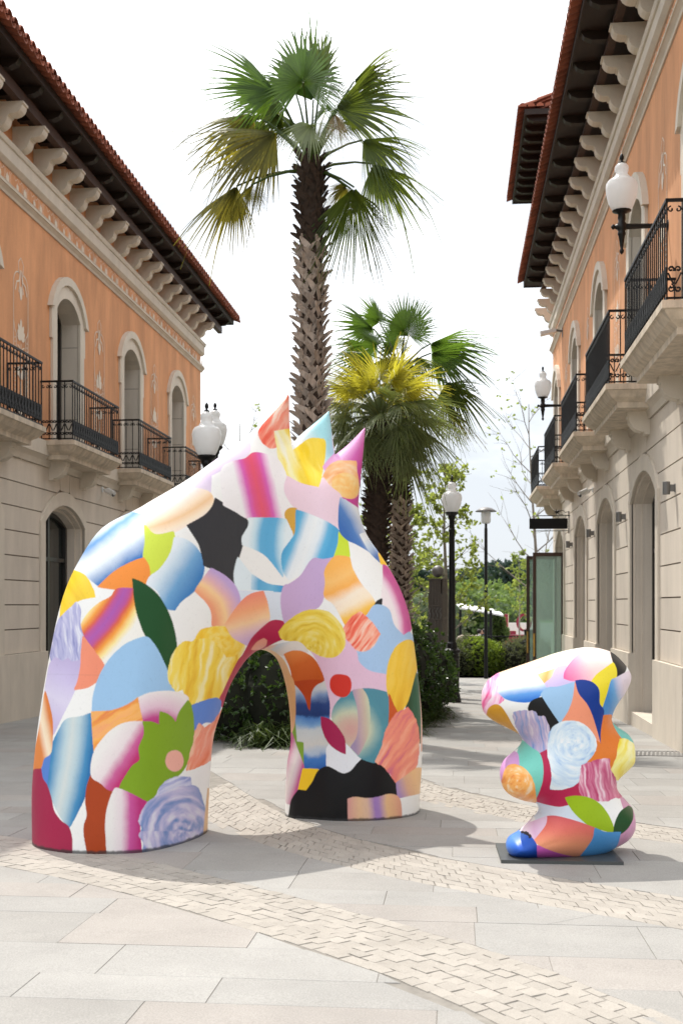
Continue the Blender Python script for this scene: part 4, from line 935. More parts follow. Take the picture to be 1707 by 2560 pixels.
 ('E', '815,1320 870,1308 960,1318 1050,1305 1130,1285 1200,1320 1215,1465 1215,1540 820,1540', ('l', (820, 1400), (1210, 1380), [(0, (216, 156, 146)), (.2, (228, 186, 146)), (.35, (222, 184, 158)), (.5, (160, 124, 184)), (.6, (166, 130, 186)), (.75, (230, 186, 136)), (1, (220, 156, 132))])),
 ('E', '1355,460 1385,470 1395,900 1365,960 1368,700', ('s', (232, 186, 170))),
 ('C', '475,625 490,800 485,960 470,1080 430,1200 370,1330 318,1425 260,1350 200,1230 160,1120 175,980 200,850 250,740 300,670 400,650', ('a', (350, 640), (235, 1330), 150, [(0, (204, 212, 210)), (.3, (180, 202, 210)), (.75, (70, 138, 184)), (1, (40, 110, 166))], -18)),
 ('C', '185,915 175,1000 160,1120 130,1080 118,1010 140,940', ('s', (84, 128, 202))),
 ('C', '150,470 185,600 200,700 195,860 180,910 140,940 115,1010 60,1050 80,900 110,740 135,590', ('l', (100, 760), (200, 740), [(0, (222, 132, 66)), (.4, (244, 224, 196)), (.6, (240, 214, 180)), (1, (218, 122, 50))])),
 ('C', '60,1050 118,1015 130,1080 160,1130 190,1220 210,1310 260,1380 310,1420 335,1500 335,1620 220,1620 60,1560 50,1300', ('s', (160, 34, 72))),
 ('C', '470,1060 520,1110 580,1150 632,1165 590,1280 575,1400 585,1620 450,1620 425,1480 425,1410 445,1340 435,1240 445,1140', ('s', (166, 64, 24))),
 ('C', '475,615 600,610 700,580 770,540 805,512 835,680 740,690 640,730 550,800 495,905 485,780', ('b', 150, [(224, 120, 84), (238, 158, 72), (242, 178, 100), (240, 166, 110)], 26, 0.6)),
 ('C', '805,515 880,485 1000,472 1060,478 1130,500 1150,540 1100,630 1065,700 1010,640 955,615 950,710 840,685', ('r', (940, 900), 190, 420, [(0, (178, 48, 116)), (.25, (190, 70, 136)), (.55, (224, 190, 206)), (1, (234, 226, 224))])),
 ('C', '835,685 848,760 810,860 815,950 760,1010 700,1090 670,1150 600,1160 540,1110 475,1058 490,910 560,800 650,720 740,688', ('l', (560, 860), (790, 1010), [(0, (232, 228, 224)), (.4, (228, 214, 216)), (.62, (200, 96, 150)), (.82, (188, 48, 112)), (1, (186, 54, 84))])),
 ('C', '955,615 1000,630 1040,660 1065,700 1090,620 1150,535 1185,600 1197,700 1190,800 1160,930 1100,1040 1000,1110 935,1180 920,1210 870,1252 770,1200 668,1155 700,1090 760,1000 815,950 808,870 840,790 845,740 835,685 900,690 950,710', ('s', (124, 158, 28))),
 ('C', '1055,888 1095,905 1114,955 1100,1005 1060,1028 1018,1012 996,965 1010,910', ('s', (230, 168, 152))),
 ('C', '1180,570 1250,545 1340,520 1378,540 1370,600 1330,690 1260,690 1200,760 1195,650', ('s', (92, 132, 206))),
 ('C', '1200,760 1230,695 1260,730 1330,685 1385,600 1410,580 1370,700 1340,820 1330,930 1240,990 1140,1025 1160,930 1190,830', ('b', 110, [(226, 108, 60), (234, 134, 98), (236, 150, 124), (240, 190, 160)], 24, 2.0)),
 ('C', '632,1165 668,1155 770,1200 870,1252 830,1300 810,1380 815,1480 825,1620 690,1620 585,1620 575,1400 590,1280', ('l', (610, 1380), (810, 1380), [(0, (230, 226, 222)), (.35, (226, 210, 214)), (.65, (196, 84, 150)), (1, (182, 46, 116))])),
 ('C', '925,1210 950,1150 1010,1095 1080,1070 1165,1075 1168,1130 1215,1150 1245,1220 1270,1330 1265,1440 1220,1540 1050,1610 830,1610 840,1530 810,1480 830,1430 808,1380 830,1310 870,1250', ('b', (1130, 1450), [(88, 128, 180), (132, 148, 194), (166, 168, 206), (196, 188, 216), (214, 212, 224)], 34, 1.5)),
 ('C', '945,1190 960,1140 1020,1095 1085,1072 1165,1078 1168,1128 1090,1130 1010,1160', ('b', 160, [(96, 140, 192), (140, 150, 200), (190, 190, 220), (216, 216, 228)], 22, 1.0)),
 ('C', '1290,1150 1330,1180 1310,1350 1300,1520 1255,1520 1275,1300', ('s', (216, 172, 124))),
]
SMALL = [
 ('G', '260,260 200,280 120,330 70,410 60,480 70,590 130,660 140,600 180,570 270,510 220,450 240,360 250,300', ('b', 105, [(220, 80, 140), (232, 128, 174), (242, 190, 214), (248, 226, 234)], 24, 2.0)),
 ('G', '235,265 420,195 620,140 625,200 560,240 440,260 330,290 250,310', ('s', (248, 206, 168))),
 ('G', '620,145 720,95 900,50 890,130 790,190 700,205 640,210', ('l', (650, 180), (880, 90), [(0, (246, 238, 190)), (1, (244, 242, 226))])),
 ('G', '218,440 240,370 290,300 400,275 500,280 560,310 600,360 635,400 590,460 500,520 400,525 290,500', ('l', (400, 300), (430, 520), [(0, (240, 242, 244)), (.45, (226, 234, 242)), (.75, (96, 156, 222)), (1, (48, 116, 206))])),
 ('G', '560,295 640,270 720,240 700,300 650,350 615,365', ('l', (580, 290), (690, 320), [(0, (246, 206, 150)), (.5, (244, 176, 96)), (1, (248, 222, 190))])),
 ('G', '720,240 800,215 790,280 780,330 880,345 830,380 740,400 640,410 620,370 680,320', ('s', (210, 190, 228))),
 ('G', '780,325 790,270 850,180 980,60 1060,55 1190,95 1210,200 1130,240 1050,310 1010,350 930,340 850,345', ('l', (790, 300), (1120, 180), [(0, (232, 100, 154)), (.3, (240, 156, 184)), (.65, (246, 208, 204)), (1, (246, 222, 214))])),
 ('G', '1178,105 1225,120 1300,205 1295,270 1225,330 1222,240 1200,180', ('s', BLK)),
 ('G', '1200,195 1222,250 1220,325 1185,350 1150,480 1112,580 1085,540 1080,460 1060,400 1015,355 1070,290', ('s', (238, 216, 48))),
 ('G', '1185,350 1225,325 1345,260 1355,330 1305,450 1235,550 1190,645 1115,640 1115,580 1150,470', ('l', (1150, 460), (1300, 420), [(0, (68, 138, 200)), (.4, (108, 166, 214)), (.75, (206, 200, 220)), (1, (226, 210, 218))])),
 ('G', '585,462 640,410 740,400 870,360 865,480 830,590 780,670 740,705 690,640 630,550', ('s', (154, 190, 222))),
 ('G', '878,360 910,450 980,540 1020,620 1060,740 1100,890 1045,850 1000,770 920,710 840,690 765,695 820,610 860,500', ('s', (236, 148, 114))),
 ('G', '880,348 960,345 1030,370 1075,430 1080,540 1115,600 1105,680 1095,780 1100,885 1060,740 1020,620 980,540 910,450', ('s', (10, 54, 138))),
 ('G', '480,575 500,530 540,505 590,490 640,570 735,710 690,750 655,800 640,720 610,660 550,645 520,610 482,605', ('s', (18, 18, 20))),
 ('G', '125,650 140,590 190,555 240,570 290,640 340,730 400,815 290,755 180,700', ('s', (202, 146, 38))),
 ('G', '345,620 430,605 520,610 560,650 610,660 640,720 655,800 655,900 610,965 570,970 500,920 430,840 370,720', ('b', 78, [(112, 142, 198), (160, 164, 204), (188, 170, 200), (216, 204, 216)], 16, 2.6)),
 ('G', '1120,645 1180,640 1195,690 1240,765 1290,845 1250,850 1240,950 1210,1050 1185,1110 1165,1020 1070,1020 960,1055 1030,970 1050,890 1055,860 1100,890 1100,780', ('l', (1100, 700), (1100, 1050), [(0, (222, 118, 44)), (1, (220, 122, 42))])),
 ('G', '1195,700 1285,740 1360,820 1390,890 1290,845 1230,770', ('s', (108, 192, 180))),
 ('G', '1260,845 1310,850 1368,885 1400,960 1390,1040 1310,1130 1240,1195 1190,1160 1185,1110 1230,1000 1240,930', ('b', 115, [(232, 202, 40), (238, 216, 78), (242, 230, 136), (246, 240, 190)], 30, 1.2)),
 ('G', '575,970 640,935 670,1070 680,1180 665,1270 780,1270 860,1240 915,1190 920,1280 950,1335 800,1340 825,1410 740,1425 640,1410 545,1380 550,1330 590,1220 600,1080', ('s', (178, 34, 76))),
 ('G', '660,790 720,720 800,695 900,700 980,750 1040,830 1052,900 1030,970 960,1050 930,1100 920,1180 860,1240 760,1270 665,1270 680,1180 670,1070 645,980 650,880', ('b', (880, 880), [(146, 182, 222), (190, 210, 230), (206, 222, 234), (220, 230, 236), (232, 234, 236)], 30, 1.2)),
 ('G', '935,1070 1000,1045 1080,1020 1165,1015 1170,1090 1210,1170 1225,1230 1270,1340 1200,1345 1130,1370 1000,1355 930,1310 912,1230', ('b', 82, [(172, 44, 92), (196, 92, 130), (212, 132, 158), (238, 206, 216)], 18, 2.2)),
 ('G', '425,855 500,920 570,970 598,1080 590,1210 545,1340 520,1220 470,1120 395,1070 385,970', ('s', (118, 198, 182))),
 ('G', '225,1180 240,1080 290,1010 350,950 385,975 395,1060 340,1060 290,1090 262,1170 275,1240 300,1300 250,1270', ('s', (206, 152, 204))),
 ('G', '290,1090 340,1062 400,1075 470,1125 520,1220 545,1390 450,1385 330,1335 260,1240 262,1170', ('b', (380, 1220), [(222, 128, 74), (240, 164, 84), (244, 180, 104), (246, 214, 176)], 26, 0.8)),
 ('G', '545,1385 640,1412 740,1428 825,1412 880,1490 1000,1590 800,1520 630,1505 540,1545 540,1480', ('s', (206, 216, 228))),
 ('G', '1262,1345 1330,1360 1385,1440 1405,1520 1390,1610 1330,1700 1220,1765 1255,1640 1300,1500', ('s', (202, 146, 176))),
 ('G', '795,1345 870,1333 980,1345 1070,1390 1140,1470 1190,1570 1205,1642 1100,1615 1000,1580 900,1500 840,1430', ('s', (152, 182, 22))),
 ('G', '1330,1415 1358,1440 1362,1520 1320,1600 1260,1650 1205,1665 1215,1570 1260,1470', ('s', (24, 70, 30))),
 ('G', '630,1505 720,1505 860,1540 980,1580 1045,1605 1030,1690 980,1770 910,1850 760,1830 640,1790 520,1710 590,1610', ('l', (760, 1500), (740, 1820), [(0, (208, 88, 96)), (.4, (222, 116, 100)), (.75, (232, 150, 112)), (1, (226, 150, 118))])),
 ('G', '1045,1605 1130,1640 1260,1640 1220,1760 1110,1820 1000,1860 905,1865 980,1770 1030,1690', ('s', (78, 146, 204))),
 ('G', '540,1540 632,1505 620,1570 570,1640 520,1700 480,1650 400,1640 440,1580', ('l', (450, 1600), (600, 1580), [(0, (234, 214, 228)), (.5, (214, 176, 206)), (1, (222, 194, 216))])),
 ('G', '280,1820 275,1740 310,1680 400,1635 470,1655 530,1720 560,1800 560,1875 440,1875 320,1850', ('l', (330, 1700), (500, 1850), [(0, (84, 138, 220)), (.4, (40, 92, 190)), (1, (16, 58, 144))])),
 ('G', '555,1750 640,1790 760,1830 905,1862 560,1870', ('s', (184, 84, 164))),
] + [('G', s, ('s', (40, 34, 44))) for s in (   # the artist's small signature strokes
 '418,1632 426,1634 424,1642 417,1640', '430,1634 441,1639 439,1643 429,1640', '445,1640 456,1634 458,1638 450,1652 446,1650', '458,1650 470,1641 473,1644 463,1660', '470,1658 476,1650 484,1664 478,1666', '482,1668 490,1660 500,1672 492,1682', '488,1676 494,1680 490,1686 484,1681')]

arch = thing('arch_sculpture', 'large arch sculpture with three horn-like spikes, painted in bright abstract patches', 'sculpture', W(-0.75, 9.4, gz(9.4)))
OUT = P_('D', '80,2100 80,1930 80,1800 95,1650 124,1480 150,1370 185,1290 240,1212 330,1163 420,1110 500,1054 560,1008 618,955 664,903 665,985 672,1018 700,990 756,943 763,1000 769,1045 800,1020 839,980 832,1060 825,1130 824,1172 842,1228 882,1287 915,1345 936,1400 946,1450 959,1550 968,1650 968,1750 962,1860 960,2100 655,2100 655,1862 659,1760 668,1700 664,1620 651,1552 632,1508 600,1492 574,1507 551,1535 526,1580 506,1640 489,1700 481,1800 476,1925 474,2100')
TIPS = [P_('D', s)[0] for s in ('664,903', '756,943', '839,980')]
def va(r):
    t = np.clip((r+1.42)/1.24, 0, 1); return 8.74+1.38*t*t*(3-2*t)+0.04*(np.clip(r, -2.6, 1.2)+1.0)
def tip_width(R, Z, pr):
    w = np.full(R.shape, 0.56)
    for x, y in TIPS:
        r = -0.5
        for _ in range(12): r = (x-XC)/FP*va(r)
        z = EYE-(y-YH)/FP*va(r)
        w = np.minimum(w, 0.03+0.34*np.hypot(R-r, Z-z)+np.clip(np.hypot(R-r, Z-z)-0.5, 0, 9)*1.2)
    return w
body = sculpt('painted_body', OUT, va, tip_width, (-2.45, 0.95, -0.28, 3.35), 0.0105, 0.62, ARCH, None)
def adopt(o, root): o.parent = root; o.matrix_parent_inverse = Matrix.Translation(-root.location)
adopt(body, arch)

small = thing('wavy_sculpture', 'smaller wavy painted sculpture with a leaning rounded top, standing on a dark steel plate', 'sculpture', W(1.35, 8.15, gz(8.15)))
OUT2 = P_('G', '300,1800 290,1740 320,1680 400,1630 480,1560 540,1500 567,1460 562,1420 540,1388 450,1370 340,1330 270,1270 240,1170 245,1090 280,1020 350,960 410,900 427,850 395,803 300,750 200,700 130,650 90,590 80,480 95,410 140,340 200,295 240,275 500,185 720,110 900,70 1000,62 1100,75 1200,115 1290,205 1335,280 1335,350 1290,450 1220,550 1180,640 1182,690 1240,745 1320,800 1370,880 1382,960 1370,1040 1310,1110 1235,1180 1217,1230 1240,1290 1310,1370 1365,1440 1388,1520 1375,1600 1320,1690 1230,1750 1110,1810 1000,1845 860,1864 700,1864 560,1862 440,1858 340,1835')
vs_ = lambda r: 8.12 + 0.30*(np.clip(r, 0.5, 2.2)-1.35)
b2 = sculpt('painted_body', OUT2, vs_, lambda R, Z, pr: np.full(R.shape, 0.34), (0.72, 2.0, -0.32, 1.36), 0.0068, 0.40, SMALL, None, 9, 0.0)
adopt(b2, small)
mb = MB(); zb = gz(8.1)
c4 = [ground_d(1252, 7.86), ground_d(1558, 7.80), ground_d(1520, 8.42), ground_d(1238, 8.50)]
mb.prism([(p.x, p.y, p.z+0.001) for p in c4], [(p.x, p.y, p.z+0.022) for p in c4]); adopt(mb.build('base_plate', M['plate']), small)

# ------------------------------------------------------------------ palms
def fan_leaf(hub, A, Nn, R, spread=200, nseg=44, hang=20, droop=0.35, split=0.48, pleat=0.012, rnd=None, sag=0.0, wid=1.0, short=0.42):
    """one fan leaf: pleated blade from the hub, its sides hanging from the midrib, split outer segments with drooping tips"""
    rnd = rnd or random.Random(1); mb = MB()
    A = Vector(A).normalized(); Nn = Vector(Nn); Nn = (Nn - A*Nn.dot(A)).normalized(); B = A.cross(Nn)
    S = math.radians(spread); da = S/nseg; hub = Vector(hub)
    ts = [0.03, split*0.5, split, 0.66, 0.84, 1.0]
    for i in range(nseg):
        ph = -S/2+(i+0.5)*da; q = abs(ph)/(S/2); sg = 1 if ph > 0 else -1
        psi = math.radians(hang)*min(1, abs(ph)/0.5)
        Bh = (B*sg*math.cos(psi)-Nn*math.sin(psi)).normalized()
        L = R*(1.0-short*q**1.5)*rnd.uniform(0.86, 1.06)
        ln, rt = [], []
        dr = droop*rnd.uniform(0.5, 1.7); tw = rnd.uniform(-.10, .10); cut = split*rnd.uniform(.85, 1.12)
        if rnd.random() < 0.06: dr *= 3
        for t in ts:
            def edge(sgn):
                w = da*0.5*wid if t <= split else da*0.5*wid*split/t*max(0.08, 1-((t-split)/(1-split))**1.2)
                a = abs(ph)+sgn*w*sg+(tw*(t-split) if t > split else 0)
                d = A*math.cos(a)+Bh*math.sin(a)
                p = hub+d*(L*t)+Nn*((pleat*L if sgn > 0 else -pleat*L)*(0.6 if t <= split else 0.25))
                return p+Vector((0, 0, -1))*(dr*L*max(0, t-cut*0.8)**1.8*1.6 + sag*L*t*t)
            ln.append(edge(-1)); rt.append(edge(1))
        k = len(ts); mb.add(ln+rt, [(j, j+1, k+j+1, k+j) for j in range(k-1)])
    return mb
def petiole(a, b, r0=0.028, r1=0.014, sag=0.08):
    mb = MB(); a, b = Vector(a), Vector(b); m = (a+b)/2+Vector((0, 0, sag*(b-a).length*1.4))
    mb.tube([a, a*0.3+m*0.7+Vector((0, 0, 0)), m*0.6+b*0.4, b], [r0, r0*0.8, r1*1.1, r1], 6); return mb
def palm_trunk(root, base, top, r0, r1, nb, boots_from=0.0, shag=0.0, seed=2, size=0.2, dark_top=0.12, angle=0.6):
    rnd = random.Random(seed); base, top = Vector(base), Vector(top)
    mb = MB(); n = 10
    mb.tube([base+(top-base)*i/n for i in range(n+1)], [r0+(r1-r0)*i/n for i in range(n+1)], 14); mb.build('trunk', M['trunk'], root)
    # leaf bases: each one split into two crossing arms, in staggered rings, sharing a few meshes
    forms = []
    for k in range(4):
        b = MB()
        for sx in (-1, 1):
            l = rnd.uniform(0.95, 1.25); bow = rnd.uniform(.42, .62); tip = rnd.uniform(.30, .55)
            row = [(-.10*sx, -.25, .08, .30), (.16*sx*bow/.5, .10, .16, .33), (.50*sx*bow/.5, .42, .25, .29), (.84*sx*bow/.5, .42+.30*l, tip, .19), (.98*sx*bow/.5, .50+.36*l, tip*1.3, .06)]
            vs = []
            for x, z, o, w in row: vs += [(x-w*.9, o, z+w*.3), (x+w*.9, o+.05, z-w*.3), (x+w*.8, o-.14, z-w*.3), (x-w*.8, o-.14, z+w*.3)]
            b.add(vs, [(i*4+j, i*4+(j+1) % 4, (i+1)*4+(j+1) % 4, (i+1)*4+j) for i in range(4) for j in range(4)]+[(16, 17, 18, 19), (0, 1, 2, 3)])
        forms.append(b)
    lite = [b.mesh('leaf_base', M['boot']) for b in forms]; drk = [b.mesh('leaf_base', M['trunk']) for b in forms]
    H = (top-base).length; per = 6; step = size*0.62; rows_ = int(H/step); rest = MB(); cnt = 0
    for i in range(rows_-1, -1, -1):
        f = (i+.5)/rows_; r = (r0+(r1-r0)*f)
        for j in range(per):
            a = 2*math.pi*(j+(i % 2)*.5)/per+rnd.uniform(-.09, .09); s = size*rnd.uniform(0.88, 1.15); wd_ = 2*math.pi*r/per
            p = base+(top-base)*f+Vector((math.cos(a)*r*.93, math.sin(a)*r*.93, rnd.uniform(-.12, .12)*size))
            rot = Matrix.Rotation(a-math.pi/2, 4, 'Z') @ Matrix.Rotation(-rnd.uniform(0, .12)-shag*rnd.random()*.5, 4, 'X') @ Matrix.Rotation(rnd.uniform(-.18, .18), 4, 'Y')
            mm = Matrix.Translation(p) @ rot @ Matrix.Diagonal((wd_*1.0, size*0.55*rnd.uniform(.6, 1.2), s*0.90, 1)); kf = rnd.randrange(4)
            if cnt < nb and f > boots_from: o = link('leaf_base', drk[kf] if f > 1-dark_top else lite[kf], root); o.matrix_world = mm; cnt += 1
            else: rest.add([mm @ Vector(v) for v in forms[kf].v], forms[kf].f)
    if rest.f: stuff(rest.build('lower_leaf_bases', M['boot'] if dark_top < .9 else M['trunk'], root))
def vw(r, d, z): return W(r, d, z)-W(0, 0, 0)+Vector((0, 0, 0))
def vdir(r, d, z): return Vector((CT*r-ST*d, ST*r+CT*d, z))

def frond(root, crown, hub, A, Nn, R, m, pm='palm_leaf', **kw):
    f = fan_leaf(hub, A, Nn, R, **kw).build('frond', m, root)
    if crown is not None: petiole(crown, hub).build('petiole', M[pm], f)
    return f

# --- tall fan palm
tall = thing('fan_palm', 'tallest fan palm with a thick criss-cross trunk rising behind the arch sculpture', 'palm tree', ground_d(778, 18.5))
FD = 18.5
base, crown = ground_d(778, FD), SP(778, 412, FD)
palm_trunk(tall, base, crown+Vector((0, 0, 0.1)), 0.205, 0.162, 290, 0.40, 0.35, 4, 0.20, 0.15)
def zp_(x, y, d=0.0): return SP(400+x*760/1568, y*760/1568, FD+d)
TALL = [  # hub, tip (crop pixels), depth of hub / tip, normal (r, d, z), material, options
    ((605, 480), (335, 165), -.2, -.2, (0.75, -.35, .75), 'palm_dark', dict(hang=62, droop=.16, spread=185, short=.5)),
    ((738, 425), (735, 110), -.8, -.6, (0, -1, .25), 'palm_dark', dict(hang=38, droop=.10, spread=260)),
    ((790, 520), (812, 40), .6, .7, (.3, -1, .1), 'palm_dark', dict(hang=50, droop=.18, spread=120, short=.6)),
    ((830, 420), (850, 110), .5, .6, (.3, -1, .1), 'palm_leaf', dict(hang=40, droop=.3, spread=190)),
    ((905, 560), (1225, 175), .2, .2, (-.7, -.4, .75), 'palm_leaf', dict(hang=70, droop=.20, spread=180, short=.5)),
    ((1000, 420), (1215, 190), .4, .5, (-.7, -.4, .6), 'palm_leaf', dict(hang=60, droop=.15, spread=140, short=.5)),
    ((855, 570), (945, 340), .9, 1.1, (-.5, -.8, .3), 'palm_dark', dict(hang=30, droop=.2, spread=190)),
    ((600, 680), (120, 640), -.1, -.3, (.0, -.35, 1), 'palm_leaf_y', dict(hang=68, droop=.30, spread=190, short=.45)),
    ((480, 590), (105, 640), .5, .6, (0, -.3, 1), 'palm_leaf_y', dict(hang=66, droop=.25, spread=180, short=.5)),
    ((620, 600), (480, 500), .6, .8, (.4, -.7, .7), 'palm_leaf', dict(hang=55, droop=.4, spread=200)),
    ((395, 960), (105, 1170), .2, .1, (.35, -.4, .85), 'palm_leaf_y', dict(hang=64, droop=.22, spread=170, short=.5)),
    ((470, 955), (520, 1100), -.3, -.3, (.2, -1, .2), 'palm_leaf_y', dict(hang=25, droop=.25, spread=150)),
    ((780, 645), (790, 790), -1.0, -1.25, (0, -.7, .7), 'palm_grey', dict(hang=15, droop=.3, spread=260)),
    ((900, 590), (980, 660), -.7, -.9, (0, -.6, .8), 'palm_leaf_dry', dict(hang=60, droop=.7, spread=200)),
    ((1045, 722), (1385, 690), .1, .2, (0, -.3, 1), 'palm_leaf', dict(hang=62, droop=.30, spread=185, short=.55)),
    ((1100, 845), (1445, 960), .2, .2, (.3, -.3, .9), 'palm_leaf', dict(hang=66, droop=.25, spread=190, short=.5)),
    ((1000, 965), (1060, 1480), -.3, -.5, (.25, -1, .1), 'palm_leaf', dict(hang=30, droop=.06, spread=120, short=.35)),
    ((985, 975), (1215, 1110), .1, .1, (.3, -.6, .8), 'palm_leaf', dict(hang=60, droop=.35, spread=150, short=.4)),
    ((960, 965), (880, 1080), .3, .3, (0, -1, .2), 'palm_leaf_y', dict(hang=20, droop=.3, spread=190)),
    ((700, 640), (560, 545), .8, 1.0, (.4, -.6, .8), 'palm_leaf', dict(hang=50, droop=.4, spread=200)),
    ((925, 640), (1010, 540), .9, 1.1, (-.4, -.6, .8), 'palm_leaf', dict(hang=55, droop=.45, spread=190)),
    ((640, 560), (470, 330), .5, .7, (.6, -.5, .6), 'palm_leaf', dict(hang=50, droop=.3, spread=190)),
    ((860, 640), (930, 470), .4, .6, (-.5, -.6, .5), 'palm_leaf', dict(hang=50, droop=.4, spread=190)),
    ((560, 650), (330, 560), 1.0, 1.3, (.1, -.4, .9), 'palm_leaf', dict(hang=60, droop=.3, spread=190)),
    ((700, 480), (640, 230), .7, .9, (.3, -.9, .2), 'palm_dark', dict(hang=35, droop=.25, spread=190)),
]
for i, (h, tp, dh, dt, nn, mk, kw) in enumerate(TALL):
    hp, tpp = zp_(*h, dh), zp_(*tp, dt); A = tpp-hp; R = A.length*1.07; kw['short'] = kw.get('short', .42)*0.75
    frond(tall, crown+Vector((0, 0, -0.12+0.02*(i % 5))), hp, A, vdir(*nn), R, M[mk], 'palm_leaf', rnd=random.Random(i), nseg=46, **kw)
for ch in list(tall.children): ch.matrix_parent_inverse = Matrix.Translation(-tall.location)

# --- greyish fan palm, its sunlit gold coloured into the upper fronds
rnd = random.Random(11)
grey = thing('fan_palm', 'shorter grey-green fan palm with a sunlit golden top, right beside the tall palm', 'palm tree', ground_d(924, 20.5))
base = ground_d(924, 20.5); crown = SP(950, 1045, 20.5)
palm_trunk(grey, base, crown+Vector((0, 0, -.05)), 0.17, 0.17, 200, 0.3, 0.0, 6, 0.12, 1.0, 0.3)
n = 60
for i in range(n):
    f = (i+0.5)/n; el = math.radians(82-122*f**0.9); az = i*2.39996+rnd.uniform(-.2, .2)
    d = Vector((math.cos(az)*math.cos(el), math.sin(az)*math.cos(el), math.sin(el)))
    pl = 0.55+0.2*rnd.random(); hub = crown+d*pl+Vector((0, 0, -0.10*pl*(1-math.sin(el))))
    A = d+Vector((0, 0, -0.42+0.25*math.sin(el))); side = Vector((-math.sin(az), math.cos(az), 0)); Nn = side.cross(A) if side.cross(A).z > 0 else -side.cross(A)
    mk = 'palm_sunlit' if el > math.radians(34) else 'palm_grey'
    frond(grey, crown, hub, A, Nn, rnd.uniform(.80, 1.05), M[mk], 'palm_grey', rnd=rnd, nseg=36, spread=215, hang=30, droop=.16, split=.30, wid=.9, sag=.05, short=.35)
for ch in list(grey.children): ch.matrix_parent_inverse = Matrix.Translation(-grey.location)

# --- green fan palm behind it
FD2 = 23.0
green = thing('fan_palm', 'bright green fan palm showing above and behind the golden-topped palm', 'palm tree', ground_d(1001, FD2))
base, crown = ground_d(1001, FD2), SP(1000, 935, FD2)
palm_trunk(green, base, crown, 0.165, 0.15, 160, 0.2, 0.9, 9, 0.15, 0.55)
def z2(x, y, d=0.0): return SP(700+x*600/1568, 680+y*600/1568, FD2+d)
GREEN = [
    ((610, 370), (395, 180), 0, 0, (.6, -.7, .5), 'palm_dark', dict(hang=45, droop=.12, spread=190)),
    ((650, 330), (560, 140), .6, .6, (.2, -.9, .3), 'palm_dark', dict(hang=35, droop=.15, spread=190)),
    ((815, 388), (840, 140), -.4, -.3, (0, -1, .1), 'palm_dark', dict(hang=18, droop=.10, spread=250)),
    ((840, 420), (925, 140), .7, .7, (-.2, -1, .1), 'palm_dark', dict(hang=35, droop=.12, spread=180)),
    ((985, 530), (1410, 375), .1, .2, (-.25, -.35, .95), 'palm_dark', dict(hang=62, droop=.28, spread=195, short=.5)),
    ((980, 470), (1350, 310), .6, .7, (-.2, -.4, .9), 'palm_dark', dict(hang=60, droop=.22, spread=180, short=.5)),
    ((600, 545), (320, 540), -.3, -.4, (.1, -.8, .6), 'palm_dark', dict(hang=30, droop=.2, spread=200)),
    ((560, 470), (330, 400), .3, .3, (.1, -.5, .9), 'palm_dark', dict(hang=60, droop=.3, spread=190)),
    ((640, 480), (480, 390), -.5, -.6, (.3, -1, .3), 'palm_dark', dict(hang=25, droop=.15, spread=220)),
    ((760, 500), (700, 320), .8, 1.0, (0, -1, .3), 'palm_dark', dict(hang=35, droop=.2, spread=200)),
    ((900, 560), (1080, 600), -.4, -.6, (.2, -.6, .8), 'palm_leaf', dict(hang=55, droop=.4, spread=200)),
    ((1090, 715), (1430, 880), .1, .1, (.3, -.35, .9), 'palm_leaf', dict(hang=64, droop=.22, spread=190, short=.45)),
    ((1095, 730), (1330, 680), .4, .5, (0, -.5, .9), 'palm_leaf', dict(hang=64, droop=.3, spread=180)),
    ((1085, 850), (1320, 1100), .2, .2, (.5, -.6, .6), 'palm_leaf_y', dict(hang=45, droop=.12, spread=150)),
    ((1060, 880), (1200, 1130), .5, .5, (.4, -.8, .4), 'palm_leaf', dict(hang=40, droop=.15, spread=150)),
    ((860, 600), (760, 700), .5, .5, (0, -.8, .6), 'palm_leaf', dict(hang=40, droop=.4, spread=200)),
    ((700, 560), (560, 640), .4, .4, (0, -.8, .6), 'palm_leaf', dict(hang=40, droop=.4, spread=200)),
]
for i, (h, tp, dh, dt, nn, mk, kw) in enumerate(GREEN):
    hp, tpp = z2(*h, dh), z2(*tp, dt); A = tpp-hp
    frond(green, crown, hp, A, vdir(*nn), A.length*1.14, M[mk], 'palm_leaf', rnd=random.Random(50+i), nseg=44, **kw)
for ch in list(green.children): ch.matrix_parent_inverse = Matrix.Translation(-green.location)

